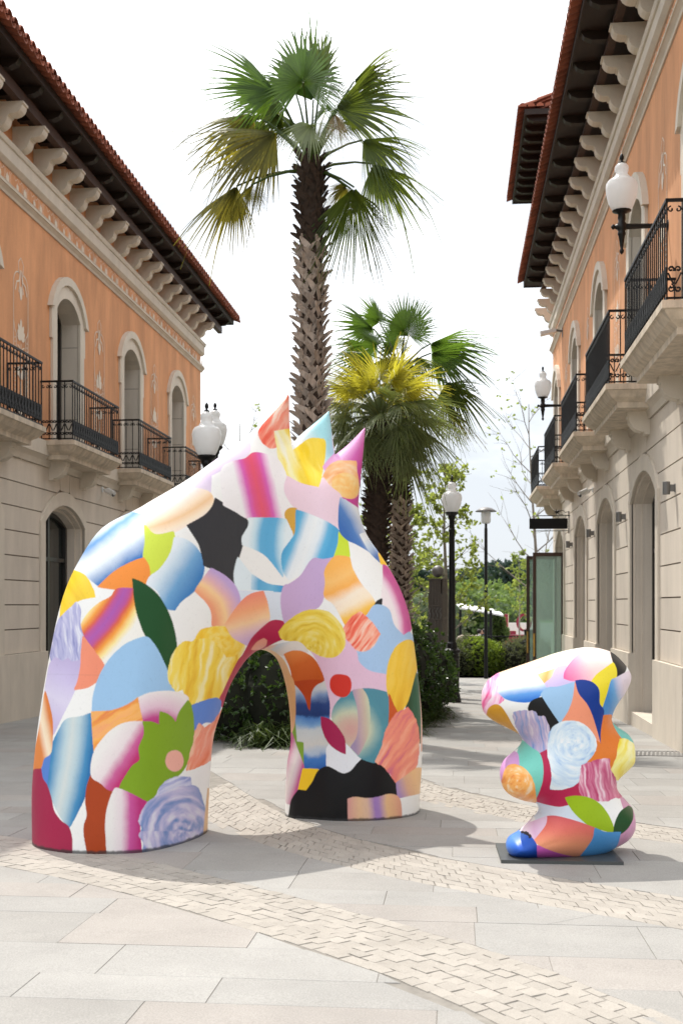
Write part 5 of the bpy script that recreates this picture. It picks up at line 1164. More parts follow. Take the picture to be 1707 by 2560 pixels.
# ------------------------------------------------------------------ hedges, shrubs, trees
def leaf_quad(mb, p, d, up, L, w):
    d = d.normalized(); s = d.cross(up); s = s.normalized() if s.length > 1e-4 else d.orthogonal()
    n = s.cross(d)*L*0.12
    mb.add([p, p+d*L*0.5+s*w*0.5-n, p+d*L, p+d*L*0.5-s*w*0.5-n], [(0, 1, 2), (0, 2, 3)])
def rdir(r):
    while True:
        v = Vector((r.uniform(-1, 1), r.uniform(-1, 1), r.uniform(-1, 1)))
        if 0.05 < v.length < 1: return v.normalized()
def sprigs(mb, r, p, out_, n, L, w):               # a little rosette of leaves round a twig tip
    for k in range(n):
        d = (out_*0.6+rdir(r)).normalized(); leaf_quad(mb, p, d, rdir(r), L*r.uniform(.6, 1.15), w*r.uniform(.8, 1.1))
def leafy_mound(root, shape, count, m, L, w, seed, per=7, core=0.82, name='foliage'):
    """shape: list of (centre, radii) ellipsoids whose skins carry the leaf sprigs"""
    r = random.Random(seed); mb = MB(); cmb = MB(); tot = sum((a.x*a.y+a.y*a.z+a.x*a.z) for _, a in shape)
    for c, a in shape:
        k = int(count*(a.x*a.y+a.y*a.z+a.x*a.z)/tot)
        for _ in range(k):
            d = rdir(r); t = r.uniform(0.80, 1.06)
            p = Vector((c.x+d.x*a.x*t, c.y+d.y*a.y*t, c.z+d.z*a.z*t))
            if p.z < gz(p.y)+0.02: continue
            sprigs(mb, r, p, Vector((d.x/a.x, d.y/a.y, d.z/a.z)).normalized(), per, L, w)
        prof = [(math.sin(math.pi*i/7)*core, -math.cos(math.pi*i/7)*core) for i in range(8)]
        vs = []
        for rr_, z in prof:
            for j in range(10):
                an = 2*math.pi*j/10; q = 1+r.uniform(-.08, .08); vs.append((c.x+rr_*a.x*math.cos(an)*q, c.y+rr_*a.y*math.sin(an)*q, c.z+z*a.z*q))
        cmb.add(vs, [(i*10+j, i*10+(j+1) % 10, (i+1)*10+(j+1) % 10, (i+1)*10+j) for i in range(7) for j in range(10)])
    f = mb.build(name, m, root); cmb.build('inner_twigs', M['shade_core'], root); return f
def strappy(root, base, n, L, w, m, seed, spread=1.0):
    r = random.Random(seed); mb = MB(); base = Vector(base)
    for i in range(n):
        a = r.uniform(0, 2*math.pi); el = r.uniform(.25, 1.35); d = Vector((math.cos(a)*math.cos(el)*spread, math.sin(a)*math.cos(el)*spread, math.sin(el))); l = L*r.uniform(.6, 1.1)
        s = Vector((-math.sin(a), math.cos(a), 0))*w*0.5; pts = [base+Vector((r.uniform(-.12, .12), r.uniform(-.12, .12), 0))+d*l*t+Vector((0, 0, -l*0.75*t**2.4)) for t in (0, .3, .6, .85, 1)]
        ws = [1, 1, .8, .45, .05]; k = 5
        mb.add([p-s*q for p, q in zip(pts, ws)]+[p+s*q for p, q in zip(pts, ws)], [(j, j+1, k+j+1, k+j) for j in range(k-1)])
    return mb.build('leaves', m, root)

hd = thing('hedge', 'dark glossy hedge seen through and beside the arch sculpture, under the palms', 'hedge', ground_d(800, 17))
hr = random.Random(21); shp = []
for x, d, top in ((500, 17.4, 1.15), (590, 16.9, 1.25), (690, 16.8, 1.3), (790, 17.1, 1.25), (880, 17.8, 1.3), (960, 18.9, 1.45), (1015, 20.4, 1.45), (1060, 22.2, 1.15), (1040, 24.0, 1.2)):
    c = ground_d(x, d); z0 = c.z; shp.append((Vector((c.x, c.y, z0+top*0.5)), Vector((0.62, 0.75, top*0.56))))
    shp.append((Vector((c.x+hr.uniform(-.3, .3), c.y+0.8, z0+top*0.6)), Vector((0.6, 0.7, top*0.55))))
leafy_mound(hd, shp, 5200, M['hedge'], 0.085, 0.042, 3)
for x, d, L, lb in ((650, 15.95, 0.95, 'left of the two grass clumps seen through the opening of the arch sculpture'), (712, 16.0, 1.0, 'grass clump seen through the arch opening, close to its right leg'), (1065, 20.6, .95, 'big strappy grass clump drooping over the path just left of the tall lamp post'), (1092, 21.3, .75, 'small grass clump farthest right along the hedge, nearest to the lamp post foot'), (1045, 19.4, .8, 'grass clump between the arch sculpture and the big clump by the lamp post'), (1022, 17.9, 0.75, 'grass clump peeping out behind the right edge of the arch sculpture')):
    g_ = thing('grass_clump', lb, 'grass', ground_d(x, d), 0, 'strappy grass clumps along the dark hedge')
    o = strappy(g_, ground_d(x, d), 120, L, 0.022, M['grass'], x); adopt(o, g_)
for ch in list(hd.children): ch.matrix_parent_inverse = Matrix.Translation(-hd.location)

SHR = [('low_shrub', 'bright young-leaved shrub in the middle of the low bed beyond the lamp post', 'hedge_y', [((1195, 42.3, 1.25), (0.75, .7)), ((1225, 42.5, 1.1), (.6, .6)), ((1240, 42.6, .9), (.5, .5))], 1900, .10, .055),
       ('low_shrub', 'silvery olive shrub right of the bright shrub, in front of the glass doors', 'olive', [((1275, 42.6, 1.15), (.75, .7)), ((1310, 42.8, 1.25), (.8, .7)), ((1345, 42.8, 1.2), (.8, .7))], 2000, .09, .03),
       ('low_shrub', 'spiky olive-green shrub at the left end of the low bed, right behind the lamp post', 'olive', [((1150, 42.3, 1.05), (.7, .7)), ((1172, 42.8, 1.3), (.6, .6))], 1500, .12, .02)]
for nm, lb, mk, parts, cnt, L, w in SHR:
    g_ = thing(nm, lb, 'shrub', ground_d(parts[0][0][0], parts[0][0][1])); shp = []
    for (x, d, h), (ax, ay) in parts:
        c = ground_d(x, d); shp.append((Vector((c.x, c.y, c.z+h*0.5)), Vector((ax, ay, h*0.58))))
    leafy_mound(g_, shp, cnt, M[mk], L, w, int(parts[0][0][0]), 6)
    for ch in list(g_.children): ch.matrix_parent_inverse = Matrix.Translation(-g_.location)

def tree(label, x, d, ytop, m, seed, leaves, L=0.13, spread=0.35, r0=0.09, clear=0.3, nb=16, lean=0.0, up=0.9, bare=0.0, twig=5):
    r = random.Random(seed); base = ground_d(x, d) if d < 60 else SP(x, YH+6, d); base.z = min(base.z, gz(41)) if d > 41 else base.z
    top = SP(x+lean, ytop, d); root = thing('street_tree', label, 'tree', base); H = (top-base).length
    bm_ = MB(); fm_ = MB(); n = 9
    trunk = [base+(top-base)*(i/n)+Vector((r.uniform(-.04, .04), r.uniform(-.04, .04), 0))*(H*0.12 if 0 < i < n else 0) for i in range(n+1)]
    bm_.tube(trunk, [r0*(1-0.88*i/n) for i in range(n+1)], 8)
    tips = []
    for b in range(nb):
        f = clear+(0.95-clear)*(b+r.random()*.6)/nb; i = min(int(f*n), n-1); p = trunk[i]+(trunk[i+1]-trunk[i])*(f*n-i)
        a = b*2.4+r.uniform(-.4, .4); l = H*spread*(1-0.6*max(0, f-clear)/(1-clear))*r.uniform(.6, 1.15)
        d_ = Vector((math.cos(a), math.sin(a), up*r.uniform(.5, 1.1))).normalized(); pts = [p]
        for k in range(4): d_ = (d_+Vector((r.uniform(-.25, .25), r.uniform(-.25, .25), r.uniform(-.05, .22)))).normalized(); pts.append(pts[-1]+d_*l/4)
        bm_.tube(pts, [r0*.38*(1-f*.5)*(1-.2*k) for k in range(5)], 5); tips += [(q, d_) for q in pts[2:]]
        for k in range(twig):
            j = r.randint(1, 4); dd = (d_+rdir(r)*0.9).normalized(); q = pts[j]; l2 = l*r.uniform(.2, .5); e = q+dd*l2
            mid_ = q+dd*l2*.5+rdir(r)*l2*.08; bm_.tube([q, mid_, e], [r0*.10, r0*.07, r0*.035], 4); tips += [(e, dd), (mid_, dd)]
    tr_ = bm_.build('trunk', M['bark'], root)
    for k in range(leaves):
        q, dd = tips[r.randrange(len(tips))]
        if bare and r.random() < bare and q.z < base.z+H*0.75: continue
        c = q+rdir(r)*H*0.035*r.random(); sprigs(fm_, r, c, dd, 4, L, L*0.75)
    fm_.build('crown', m, root)
    for ch in list(root.children): ch.matrix_parent_inverse = Matrix.Translation(-root.location)
    return root
tree('light spring-leaved tree directly behind the black lamp post', 1116, 33, 1150, M['spring'], 4, 650, .13, .26, .085, .22, 20, -6)
tree('sparse young tree with leaves only beginning, beside the hanging black sign', 1351, 47, 1010, M['spring'], 8, 130, .13, .42, .095, .22, 17, -30, .9, .5, 7)
tree('small slender tree with yellow-green leaves, standing beyond the red letters', 1298, 64, 1375, M['spring'], 12, 330, .14, .20, .05, .28, 14)
tree('yellow-green leafy tree between the green palm trunk and the grey gate pillar', 1010, 38, 1235, M['spring'], 15, 650, .14, .30, .09, .12, 20)
tree('leafy tree seen between the two palm trunks behind the arch sculpture', 962, 40, 1210, M['spring'], 18, 600, .14, .30, .09, .15, 16)
tree('bare twiggy tree showing just above the left slope of the arch sculpture', 600, 45, 1060, M['spring'], 23, 60, .14, .40, .10, .25, 14, 0, .9, .6, 7)

# far green slope, field and woods
hm_ = MB(); xs = [-140+i*10 for i in range(33)]; ys = [95, 125, 150, 175, 200, 240, 300, 420]
def hz_(x, y): return -1.2+max(0, (y-95))*0.030+1.6*math.sin(x*0.021+1)*min(1, (y-95)/80)+0.5*math.sin(x*.09+y*.05)*min(1, (y-95)/50)
hm_.add([(x, y, hz_(x, y)) for y in ys for x in xs], [(j*33+i, j*33+i+1, (j+1)*33+i+1, (j+1)*33+i) for j in range(7) for i in range(32)])
struct(hm_.build('hillside', M['field'], None, True))
fr_ = random.Random(77)
def wood(name, m, spots, L, seed):
    mb = MB(); cb = MB(); r = random.Random(seed)
    for (x, y, s) in spots:
        c = Vector((x, y, hz_(x, y)+s*0.45 if y > 95 else -1.0+s*0.42)); a = Vector((s*.62, s*.62, s*.5))
        for k in range(int(60*s)):
            d = rdir(r); b = 1+0.25*math.sin(d.x*5+x)*math.cos(d.z*6+y); p = c+Vector((d.x*a.x, d.y*a.y, d.z*a.z))*b*r.uniform(.85, 1.05)
            if d.y < 0.5: sprigs(mb, r, p, d, 4, L, L*.7)
        prof = [(math.sin(math.pi*i/6)*.86, -math.cos(math.pi*i/6)*.86) for i in range(7)]
        cb.add([(c.x+rr_*a.x*math.cos(2*math.pi*j/9), c.y+rr_*a.y*math.sin(2*math.pi*j/9), c.z+z*a.z) for rr_, z in prof for j in range(9)], [(i*9+j, i*9+(j+1) % 9, (i+1)*9+(j+1) % 9, (i+1)*9+j) for i in range(6) for j in range(9)])
    o = mb.build(name, m); o2 = cb.build('foliage_core', M['hill'], o); stuff(o); o['label'] = 'far-off wood'; return o
def pxy(x, d): p = SP(x, YH, d); return p.x, p.y
near_sp = [(*pxy(fr_.uniform(1120, 1265), d), fr_.uniform(2.8, 4.2)) for d in (84, 88, 92, 96) for _ in range(4)] + [(*pxy(1180+20*k, 100+3*k), 4.8-0.3*k) for k in range(6)]
wood('mid_wood', M['mid_leaf'], near_sp, 0.42, 1)['label'] = 'mass of mid-green bushes beyond the square'
dark_sp = [(*pxy(x, 118), s) for x, s in ((1290, 3.6), (1320, 4.0), (1350, 4.2), (1380, 4.0), (1270, 3.4), (1305, 3.0))]
wood('dark_wood', M['hedge'], dark_sp, 0.45, 2)['label'] = 'dark green bushes below the bright field'
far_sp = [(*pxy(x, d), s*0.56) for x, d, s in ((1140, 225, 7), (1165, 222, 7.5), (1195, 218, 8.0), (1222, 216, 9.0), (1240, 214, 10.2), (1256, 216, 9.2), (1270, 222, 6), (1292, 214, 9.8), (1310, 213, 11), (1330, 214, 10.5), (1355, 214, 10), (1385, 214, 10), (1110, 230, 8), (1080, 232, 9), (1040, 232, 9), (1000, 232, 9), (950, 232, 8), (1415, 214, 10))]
wood('hill_wood', M['far_leaf'], far_sp, 0.9, 3)['label'] = 'dark haze-blue wood along the top of the hill'
left_sp = [(*pxy(x, d), s) for x, d, s in ((980, 70, 3.2), (1010, 72, 3.6), (1045, 72, 3.4), (1075, 74, 3.8), (1095, 78, 3.4), (940, 70, 3.4))]
wood('grey_green_bushes', M['olive'], left_sp, 0.26, 5)['label'] = 'grey-green bushes left of the gate pillar'

# ------------------------------------------------------------------ lamps
def acorn_globe(mb, c, s=1.0, n=24):
    mb.lathe([(r*s, z*s) for r, z in ((.135, 0), (.17, .06), (.205, .15), (.232, .26), (.24, .34), (.228, .41), (.195, .455), (.15, .475), (.125, .485), (.118, .51), (.095, .535), (.088, .56), (.10, .60), (.105, .635), (.095, .67), (.065, .70), (.03, .715), (.005, .72))], n, c)
def acorn_finial(mb, c, s=1.0): mb.lathe([(r*s, z*s) for r, z in ((.05, .715), (.045, .735), (.018, .745), (.02, .765), (.032, .78), (.034, .81), (.026, .84), (.008, .86), (.002, .875))], 10, c)
def post_lamp(x, d, ytop, label):
    b = ground_d(x, d); root = thing('street_lamp', label, 'street lamp', b, 0, 'acorn-globe street lamps on black posts'); k = EYE-(ytop-YH)/FP*d
    H = k-b.z-0.82
    p = MB(); p.lathe([(.21, 0), (.21, .05), (.195, .07), (.18, .16), (.165, .20), (.16, .26), (.15, .95), (.165, .97), (.165, 1.01), (.15, 1.03), (.15, 1.07), (.185, 1.10), (.19, 1.15), (.12, 1.19), (.11, 1.30), (.085, 1.33), (.082, 1.36), (.062, H-.42), (.075, H-.40), (.075, H-.36), (.058, H-.34), (.060, H-.14), (.085, H-.10), (.085, H-.06), (.12, H-.03), (.145, H-.005), (.145, H+.02)], 18); p.build('post', M['iron_paint'], root)
    g_ = MB(); acorn_globe(g_, (0, 0, H+0.021), .93); g_.build('globe', M['opal'], root, True)
    f = MB(); acorn_finial(f, (0, 0, H+0.02), .93); f.build('finial', M['iron_paint'], root, True); return root
post_lamp(1129, 26.5, 1190, 'tall black lamp post with a frosted acorn globe, rising beside the path and grey pillar')
post_lamp(517, 18.2, 1007, 'black lamp post with a frosted acorn globe, nearest to the left building, behind the arch')
post_lamp(538, 22.0, 1007, 'acorn-globe lamp post half hidden behind the nearer lamp by the left building')
def wall_lantern(x, ytop, ybot, d, label, wall_n=0.0):
    s = (ybot-ytop)/FP*d/0.875; c = SP(x, ybot, d); root = thing('wall_lantern', label, 'wall lamp', c, 0, 'acorn-globe lanterns on wall brackets')
    g_ = MB(); acorn_globe(g_, (0, 0, 0.004), s); g_.build('globe', M['opal'], root, True)
    f = MB(); acorn_finial(f, (0, 0, 0), s); f.build('finial', M['iron_paint'], root, True)
    st_ = MB(); st_.lathe([(r*s, z*s) for r, z in ((.003, -.66), (.03, -.63), (.036, -.60), (.02, -.57), (.026, -.54), (.05, -.38), (.062, -.36), (.062, -.33), (.05, -.31), (.075, -.28), (.075, -.20), (.05, -.17), (.06, -.12), (.055, -.05), (.09, -.03), (.14, -.01), (.145, .0))], 14); st_.build('stem', M['iron_paint'], root, True)
    a = MB(); L = XR-c.x; a.tube([(-.16*s, 0, -.24*s), (-.13*s, 0, -.24*s), (-.10*s, 0, -.24*s), (-.05*s, 0, -.24*s), (L*.4, 0, -.24*s), (L-.02, 0, -.24*s), (L, 0, -.24*s)], [.01*s, .045*s, .03*s, .05*s, .038*s, .036*s, .09*s], 10); a.build('arm', M['iron_paint'], root); return root
wall_lantern(1553, 382, 527, 16.6, 'nearest wall lantern with a big frosted globe, in front of the first right-hand windows')
wall_lantern(1356, 915, 993, 29.3, 'far wall lantern with a frosted globe, at the far end of the right-hand balconies')
def modern_lamp(x, d, ytop, label):
    k = EYE-(ytop-YH)/FP*d; b = SP(x, YH, d); b.z = gz(41) if d > 41 else gz(b.y); root = thing('park_lamp', label, 'street lamp', b, 0, 'park lamps with flat round hoods'); H = k-b.z
    p = MB(); p.lathe([(.07, 0), (.065, .6), (.055, H-.72), (.045, H-.70), (.045, H-.55)], 12); p.build('post', M['iron_paint'], root)
    g_ = MB(); g_.lathe([(.12, H-.55), (.16, H-.48), (.165, H-.17), (.15, H-.13)], 16); g_.build('lens', M['opal'], root, True)
    h = MB(); h.lathe([(.36, H-.15), (.36, H-.13), (.20, H-.03), (.06, H), (.01, H)], 20); h.build('hood', M['grey_metal'], root, True)
modern_lamp(1214, 40.5, 1268, 'thin dark lamp post with a flat round hood, standing above the low shrubs')
modern_lamp(1136, 70, 1420, 'distant flat-hooded lamp post peeping out right behind the tall black lamp post')

# cylinder spotlights on the right-hand wall
for x, y, d, lb in ((1670, 1220, 16.0, 'nearest grey cylinder spotlight, right of the nearest right-hand arch'), (1549, 1292, 20.7, 'grey cylinder spotlight between the first and second right-hand arches'), (1474, 1333, 25.4, 'grey cylinder spotlight between the second and third right-hand arches'), (1422, 1361, 30.1, 'farthest grey cylinder spotlight, just below the hanging black sign')):
    p = SP(x, y, d); c = Vector((XR-0.115, p.y, p.z)); root = thing('wall_spotlight', lb, 'wall light', c, 0, 'cylinder spotlights along the stone wall')
    a = MB(); a.lathe([(.048, -.085), (.05, -.082), (.05, .082), (.047, .085)], 16); a.build('barrel', M['grey_metal'], root)
    a = MB(); a.box((.044, -.028, -.045), (.105, .028, .045)); a.box((.105, -.036, -.055), (.113, .036, .055)); a.build('mount', M['grey_metal'], root)
# security cameras and a floodlight
def cam_box(p, sg, label):
    root = thing('security_camera', label, 'camera', p, 0)
    a = MB(); a.tube([(0, 0, 0), (sg*.03, 0, 0)], .06, 12); a.tube([(sg*.03, 0, 0), (sg*.12, 0, -.01), (sg*.16, -.02, -.05)], .022, 8); a.build('bracket', M['white_plastic'], root)
    b_ = MB(); b_.tube([(sg*.10, .02, -.03), (sg*.30, -.16, -.13)], .05, 12); b_.tube([(sg*.14, 0, -.005), (sg*.33, -.18, -.10)], .042, 8); b_.build('housing', M['white_plastic'], root)
    c_ = MB(); c_.tube([(sg*.301, -.161, -.131), (sg*.305, -.165, -.134)], .042, 12); c_.build('lens', M['dark_glass'], root)
y_, z_ = 25.0, 3.95
cam_box(Vector((XL+.002, 25.1, 3.97)), 1, 'white security camera under the balconies of the left building')
cam_box(Vector((XR-.002, 25.9, 3.95)), -1, 'white security camera under the balconies of the right-hand building')
p = Vector((XR-.002, 33.3, 9.0)); root = thing('floodlight', 'white floodlight sticking out of the orange wall near the far right-hand windows', 'floodlight', p)
a = MB(); a.box((-.02, -.05, -.16), (0, .05, .1)); a.tube([(-.02, 0, 0), (-.22, 0, .03)], .03, 8); a.build('bracket', M['grey_metal'], root)
a = MB(); a.prism([(-.18, -.1, .06), (-.18, .1, .06), (-.18, .1, -.03), (-.18, -.1, -.03)], [(-.62, -.14, -.02), (-.62, .14, -.02), (-.60, .14, -.12), (-.60, -.14, -.12)]); a.build('head', M['white_plastic'], root)
# hanging sign on its iron bracket
sy = 31.2; zt_, zb_ = 3.72, 3.45
root = thing('hanging_sign', 'blank black sign board hanging on an iron bracket above the open glass doors', 'sign', (XR, sy, zb_))
a = MB(); a.box((-1.03, -.03, 0), (-.06, .03, zt_-zb_)); a.build('board', M['iron'], root)
a = MB(); h = zt_-zb_
a.tube([(-.85, 0, h+.07), (0, 0, h+.07)], .012, 6); a.tube([(-.9, 0, -.05), (-.05, 0, -.05)], .010, 6); a.tube([(-.03, 0, -.12), (-.03, 0, h+.18)], .014, 6)
for x in (-.8, -.3): a.tube([(x, 0, h-.001), (x, 0, h+.07)], .008, 4)
a.tube([(-.03, 0, h+.17)]+[(-.22+.09*math.cos(t), 0, h+.15+.06*math.sin(t)) for t in (0, .8, 1.6, 2.4, 3.2, 4.2, 5.2)], .009, 5)
for k in range(7): a.tube([(-.33, 0, h+.16), (-.33+.10*math.cos(k*.9), .03, h+.17+.08*math.sin(k*.9))], [.02, .004], 5)
a.build('iron_bracket', M['iron'], root)

# grey gate pillar with a ball on top
d = 28.5; b = ground_d(1094, d); root = thing('gate_pillar', 'grey slatted metal gate pillar topped with a round ball, left of the lamp post', 'pillar', b, -.35)
zt1, zt2, zt3 = EYE-(1484-YH)/FP*d-b.z, EYE-(1449-YH)/FP*d-b.z, EYE-(1420-YH)/FP*d-b.z
H1 = zt1
for sx, sy2, ax in [(-1, 0, 'y'), (1, 0, 'y'), (0, -1, 'x'), (0, 1, 'x')]:
    for k in range(9):
        u = -.155+k*.0388; hh = zt2 if abs(u) < .12 else zt1; a = MB()
        x0, y0 = (u, sy2*.165) if ax == 'x' else (sx*.165, u); a.box((x0-.014, y0-.014, .02), (x0+.014, y0+.014, hh)); a.build('bar', M['taupe_metal'], root)
a = MB()
for zz in (.05, .75, 1.05, H1-.62, H1-.30): a.box((-.185, -.185, zz), (.185, .185, zz+.02))
a.box((-.10, -.10, .02), (.10, .10, zt2-.01)); a.build('frame', M['taupe_metal'], root)
for z0 in (.78, H1-.60):
    for k in range(4):
        a = MB(); u = -.14+k*.09; a.tube([(u, -.19, z0), (u+.03, -.20, z0+.10), (u-.01, -.20, z0+.18), (u+.03, -.19, z0+.26)], .012, 5); a.build('scroll', M['grey_metal'], root)
a = MB(); a.box((-.20, -.20, zt2), (.20, .20, zt2+.025)); a.build('cap', M['taupe_metal'], root)
a = MB(); rb = .145; a.lathe([(rb*math.sin(math.pi*i/12)+.001, zt2+.05+rb-rb*math.cos(math.pi*i/12)) for i in range(13)], 20); a.build('ball', M['grey_metal'], root, True)
# short grey bollard beside the lamp
b = ground_d(1132+7, 30.5); root = thing('bollard', 'short grey bollard half hidden behind the tall lamp post', 'bollard', b)
a = MB(); a.lathe([(.085, 0), (.085, .95), (.09, .97), (.08, 1.02), (.01, 1.03)], 14); a.build('shaft', M['grey_metal'], root)

# ------------------------------------------------------------------ the square beyond: awning, chairs, guests, letters, railing
d = 58.0
def fp(x, y, dd=d): return SP(x, y, dd)
aw = thing('awning', 'white sloping awning over the terrace beyond the low shrubs', 'awning', fp(1190, 1600))
a = MB(); q = [fp(1138, 1506, 62), fp(1246, 1525, 62), fp(1258, 1537, 57), fp(1150, 1518, 57)]; a.prism(q, [v-Vector((0, 0, .08)) for v in q]); adopt(a.build('canopy', M['awning'], None), aw)
for x, dd in ((1150, 57), (1226, 57)):
    a = MB(); t_ = fp(x, 1522, dd); a.tube([(t_.x, t_.y, gz(41)), (t_.x, t_.y, t_.z-.05)], .07, 8); adopt(a.build('post', M['iron'], None), aw)
for k in range(6):
    p = fp(1152+8.5*k, 1560, 56-0.1*k); z = gz(41); root = thing('wicker_chair', ['leftmost cream wicker chair of the row under the white awning', 'second cream wicker chair from the left under the awning', 'third cream wicker chair from the left under the awning', 'third cream wicker chair from the guest in white, under the awning', 'cream wicker chair next but one to the guest in white', 'cream wicker chair right beside the guest in white'][k], 'chair', (p.x, p.y, z), .2, 'row of cream wicker chairs on the terrace')
    a = MB(); a.box((-.25, -.25, .40), (.25, .25, .46)); a.build('seat', M['wicker'], root)
    a = MB(); a.tube([(-.27, .2, .45), (-.27, -.1, .75), (-.2, -.27, .98), (0, -.3, 1.06), (.2, -.27, .98), (.27, -.1, .75), (.27, .2, .45)], .05, 6); a.prism([(-.22, -.27, .46), (.22, -.27, .46), (.2, -.3, .95), (0, -.31, 1.03), (-.2, -.3, .95)], [(-.22, -.23, .46), (.22, -.23, .46), (.2, -.26, .95), (0, -.27, 1.03), (-.2, -.26, .95)]); a.build('backrest', M['wicker'], root)
    for sx in (-1, 1):
        for sy2 in (-1, 1): a = MB(); a.tube([(sx*.22, sy2*.22, 0), (sx*.22, sy2*.22, .40)], .025, 6); a.build('leg', M['wicker'], root)
def person(p, rz, shirt, label, who):
    root = thing('person', label, 'person', p, rz)
    V = [(0, 0, .52), (0, .02, .75), (0, .03, 1.0), (0, .03, 1.10), (0, .05, 1.22), (.19, .03, 1.0), (.24, .10, .78), (.16, .32, .68), (-.19, .03, 1.0), (-.24, .10, .78), (-.16, .32, .68), (.10, .05, .52), (.13, .45, .52), (.13, .48, .10), (.13, .60, .05), (-.10, .05, .52), (-.13, .45, .52), (-.13, .48, .10), (-.13, .60, .05)]
    E_ = [(0, 1), (1, 2), (2, 3), (3, 4), (2, 5), (5, 6), (6, 7), (2, 8), (8, 9), (9, 10), (0, 11), (11, 12), (12, 13), (13, 14), (0, 15), (15, 16), (16, 17), (17, 18)]
    Rr = [.15, .14, .15, .06, .095, .065, .045, .035, .065, .045, .035, .09, .065, .05, .04, .09, .065, .05, .04]
    me = bpy.data.meshes.new('body'); me.from_pydata(V, E_, []); o = link('body', me, root); me.materials.append(M[shirt])
    sk = o.modifiers.new('skin', 'SKIN')
    for i, v in enumerate(me.skin_vertices[0].data): v.radius = (Rr[i], Rr[i]*(.75 if i < 3 else 1)); v.use_root = (i == 0)
    sb = o.modifiers.new('sub', 'SUBSURF'); sb.levels = 1; sb.render_levels = 1
    h = MB(); h.lathe([(.10*math.sin(math.pi*i/8)+.001, 1.24-.125*math.cos(math.pi*i/8)) for i in range(9)], 12, (0, .06, 0)); h.build('face', M['skin'], root, True)
    h = MB(); h.lathe([(.112*math.sin(math.pi*i/8)+.001, 1.28-.115*math.cos(math.pi*i/8)) for i in range(9)], 12, (0, .025, 0)); h.build('hair', M['hair'], root, True)
    s_ = MB(); s_.box((-.24, -.22, .38), (.24, .22, .43)); s_.build('stool_seat', M['wicker'], None)
    o2 = C.objects['stool_seat'] if 'stool_seat' in C.objects else None
    if o2: o2.name = 'stool'; o2.location = p; tag(o2, 'plain cream stool under the '+who, 'stool', 'stools under the terrace guests')
p1, p2 = fp(1196, 1560, 55), fp(1211, 1560, 55.5)
person(Vector((p1.x, p1.y, gz(41))), -1.0, 'shirt', 'seated person with dark hair in a white top on the terrace', 'seated person in white')
person(Vector((p2.x, p2.y, gz(41))), 1.2, 'navy', 'seated person in dark navy clothes facing the guest in white', 'seated person in navy')
# tall potted bush beside the letters
g_ = thing('potted_bush', 'rounded green bush standing left of the red letters, under the awning edge', 'shrub', fp(1244, 1600, 60))
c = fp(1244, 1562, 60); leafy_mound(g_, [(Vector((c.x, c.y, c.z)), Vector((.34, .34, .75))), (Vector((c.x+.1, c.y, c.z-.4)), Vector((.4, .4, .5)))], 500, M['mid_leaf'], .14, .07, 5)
for ch in list(g_.children): ch.matrix_parent_inverse = Matrix.Translation(-g_.location)
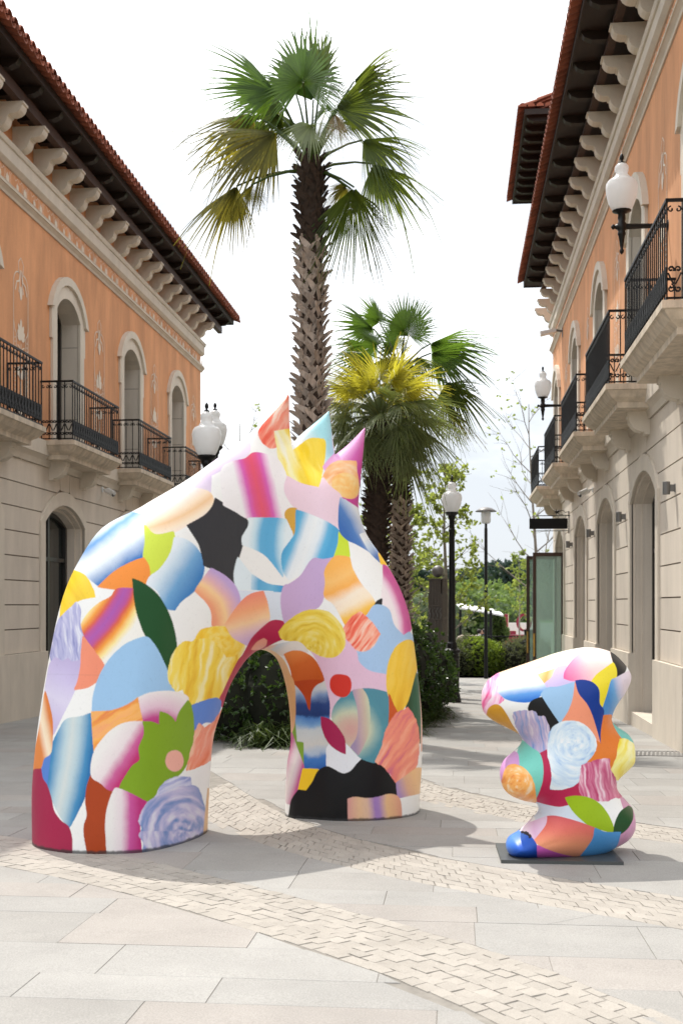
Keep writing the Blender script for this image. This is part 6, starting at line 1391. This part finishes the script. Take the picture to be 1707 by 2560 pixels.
# low white wall and big red letters
dl = 66.0
wmb = MB(); a0, a1 = fp(1225, 1590, 68), fp(1420, 1590, 68); wmb.box((a0.x, a0.y, gz(41)), (a1.x, a0.y+.4, EYE-(1557-YH)/FP*68)); tag(wmb.build('terrace_wall', M['white']), 'low white wall behind the big red letters', 'wall')
def letter(name, face_poly_out, face_poly_in, x, label):
    root = thing(name, label, 'letter', fp(x, 1590, dl)); th = .55
    a = MB()
    if face_poly_in is None:
        a.prism([(p.x, p.y+.01, p.z) for p in face_poly_out], [(p.x+.06, p.y+th, p.z) for p in face_poly_out]); adopt(a.build('side', M['letter_side'], None), root)
        f = MB(); f.prism([(p.x, p.y-.02, p.z) for p in face_poly_out], [(p.x, p.y+.008, p.z) for p in face_poly_out]); adopt(f.build('face', M['red'], None), root)
    else:
        for nm, y0, y1, mk, k in (('side', .01, th, 'letter_side', .06), ('face', -.02, .008, 'red', 0)):
            a = MB(); n = len(face_poly_out); vs = [(p.x+(k if y else 0), p.y+(y1 if y else y0), p.z) for y in (0, 1) for pl in (face_poly_out, face_poly_in) for p in pl]
            fs = []
            for i in range(n):
                j = (i+1) % n; fs += [(i, j, n+j, n+i), (2*n+i, 2*n+j, 3*n+j, 3*n+i), (i, j, 2*n+j, 2*n+i), (n+i, n+j, 3*n+j, 3*n+i)]
            a.add(vs, fs); adopt(a.build(nm, M[mk], None), root)
L_ = [fp(x, y, dl) for x, y in ((1260, 1535), (1269, 1535), (1269, 1577), (1288, 1577), (1288, 1586), (1260, 1586))]
letter('letter', L_, None, 1272, 'big red letter L with cream sides, left of the round letter')
O_o = [fp(1309+19.5*math.cos(t*.2618), 1556.5+22.5*math.sin(t*.2618), dl) for t in range(24)]; O_i = [fp(1309+11.5*math.cos(t*.2618), 1556.5+17*math.sin(t*.2618), dl) for t in range(24)]
letter('letter', O_o, O_i, 1309, 'big round red letter O with cream sides, right of the letter L')
bmb = MB(); a0, a1 = fp(1252, 1592, dl-.1), fp(1345, 1592, dl-.1); bmb.box((a0.x, a0.y-.2, gz(41)), (a1.x, a0.y+.9, EYE-(1587-YH)/FP*dl)); tag(bmb.build('letter_plinth', M['red']), 'low red plinth under the big red letters', 'plinth')
# low black railing behind the shrubs
dr = 45.5
rl = thing('railing', 'low black railing behind the shrub bed', 'railing', fp(1240, 1620, dr)); a0, a1 = fp(1160, 1591, dr), fp(1322, 1591, dr)
a = MB(); a.tube([a0, a1], .022, 6); adopt(a.build('top_rail', M['iron'], None), rl)
for k in range(33):
    u = k/32; x = a0.x+(a1.x-a0.x)*u; y = a0.y+(a1.y-a0.y)*u; a = MB(); a.tube([(x, y, gz(41)), (x, y, a0.z)], .010, 4); adopt(a.build('bar', M['iron'], None), rl)
p = fp(1318, 1600, 46.5); mb = MB(); mb.box((p.x-.12, p.y-.25, gz(41)), (p.x+.25, p.y+.25, EYE-(1578-YH)/FP*46.5)); mb.box((p.x-.15, p.y-.28, EYE-(1578-YH)/FP*46.5), (p.x+.28, p.y+.28, EYE-(1574-YH)/FP*46.5)); tag(mb.build('bin', M['iron']), 'dark square litter bin at the right end of the low railing', 'litter bin')
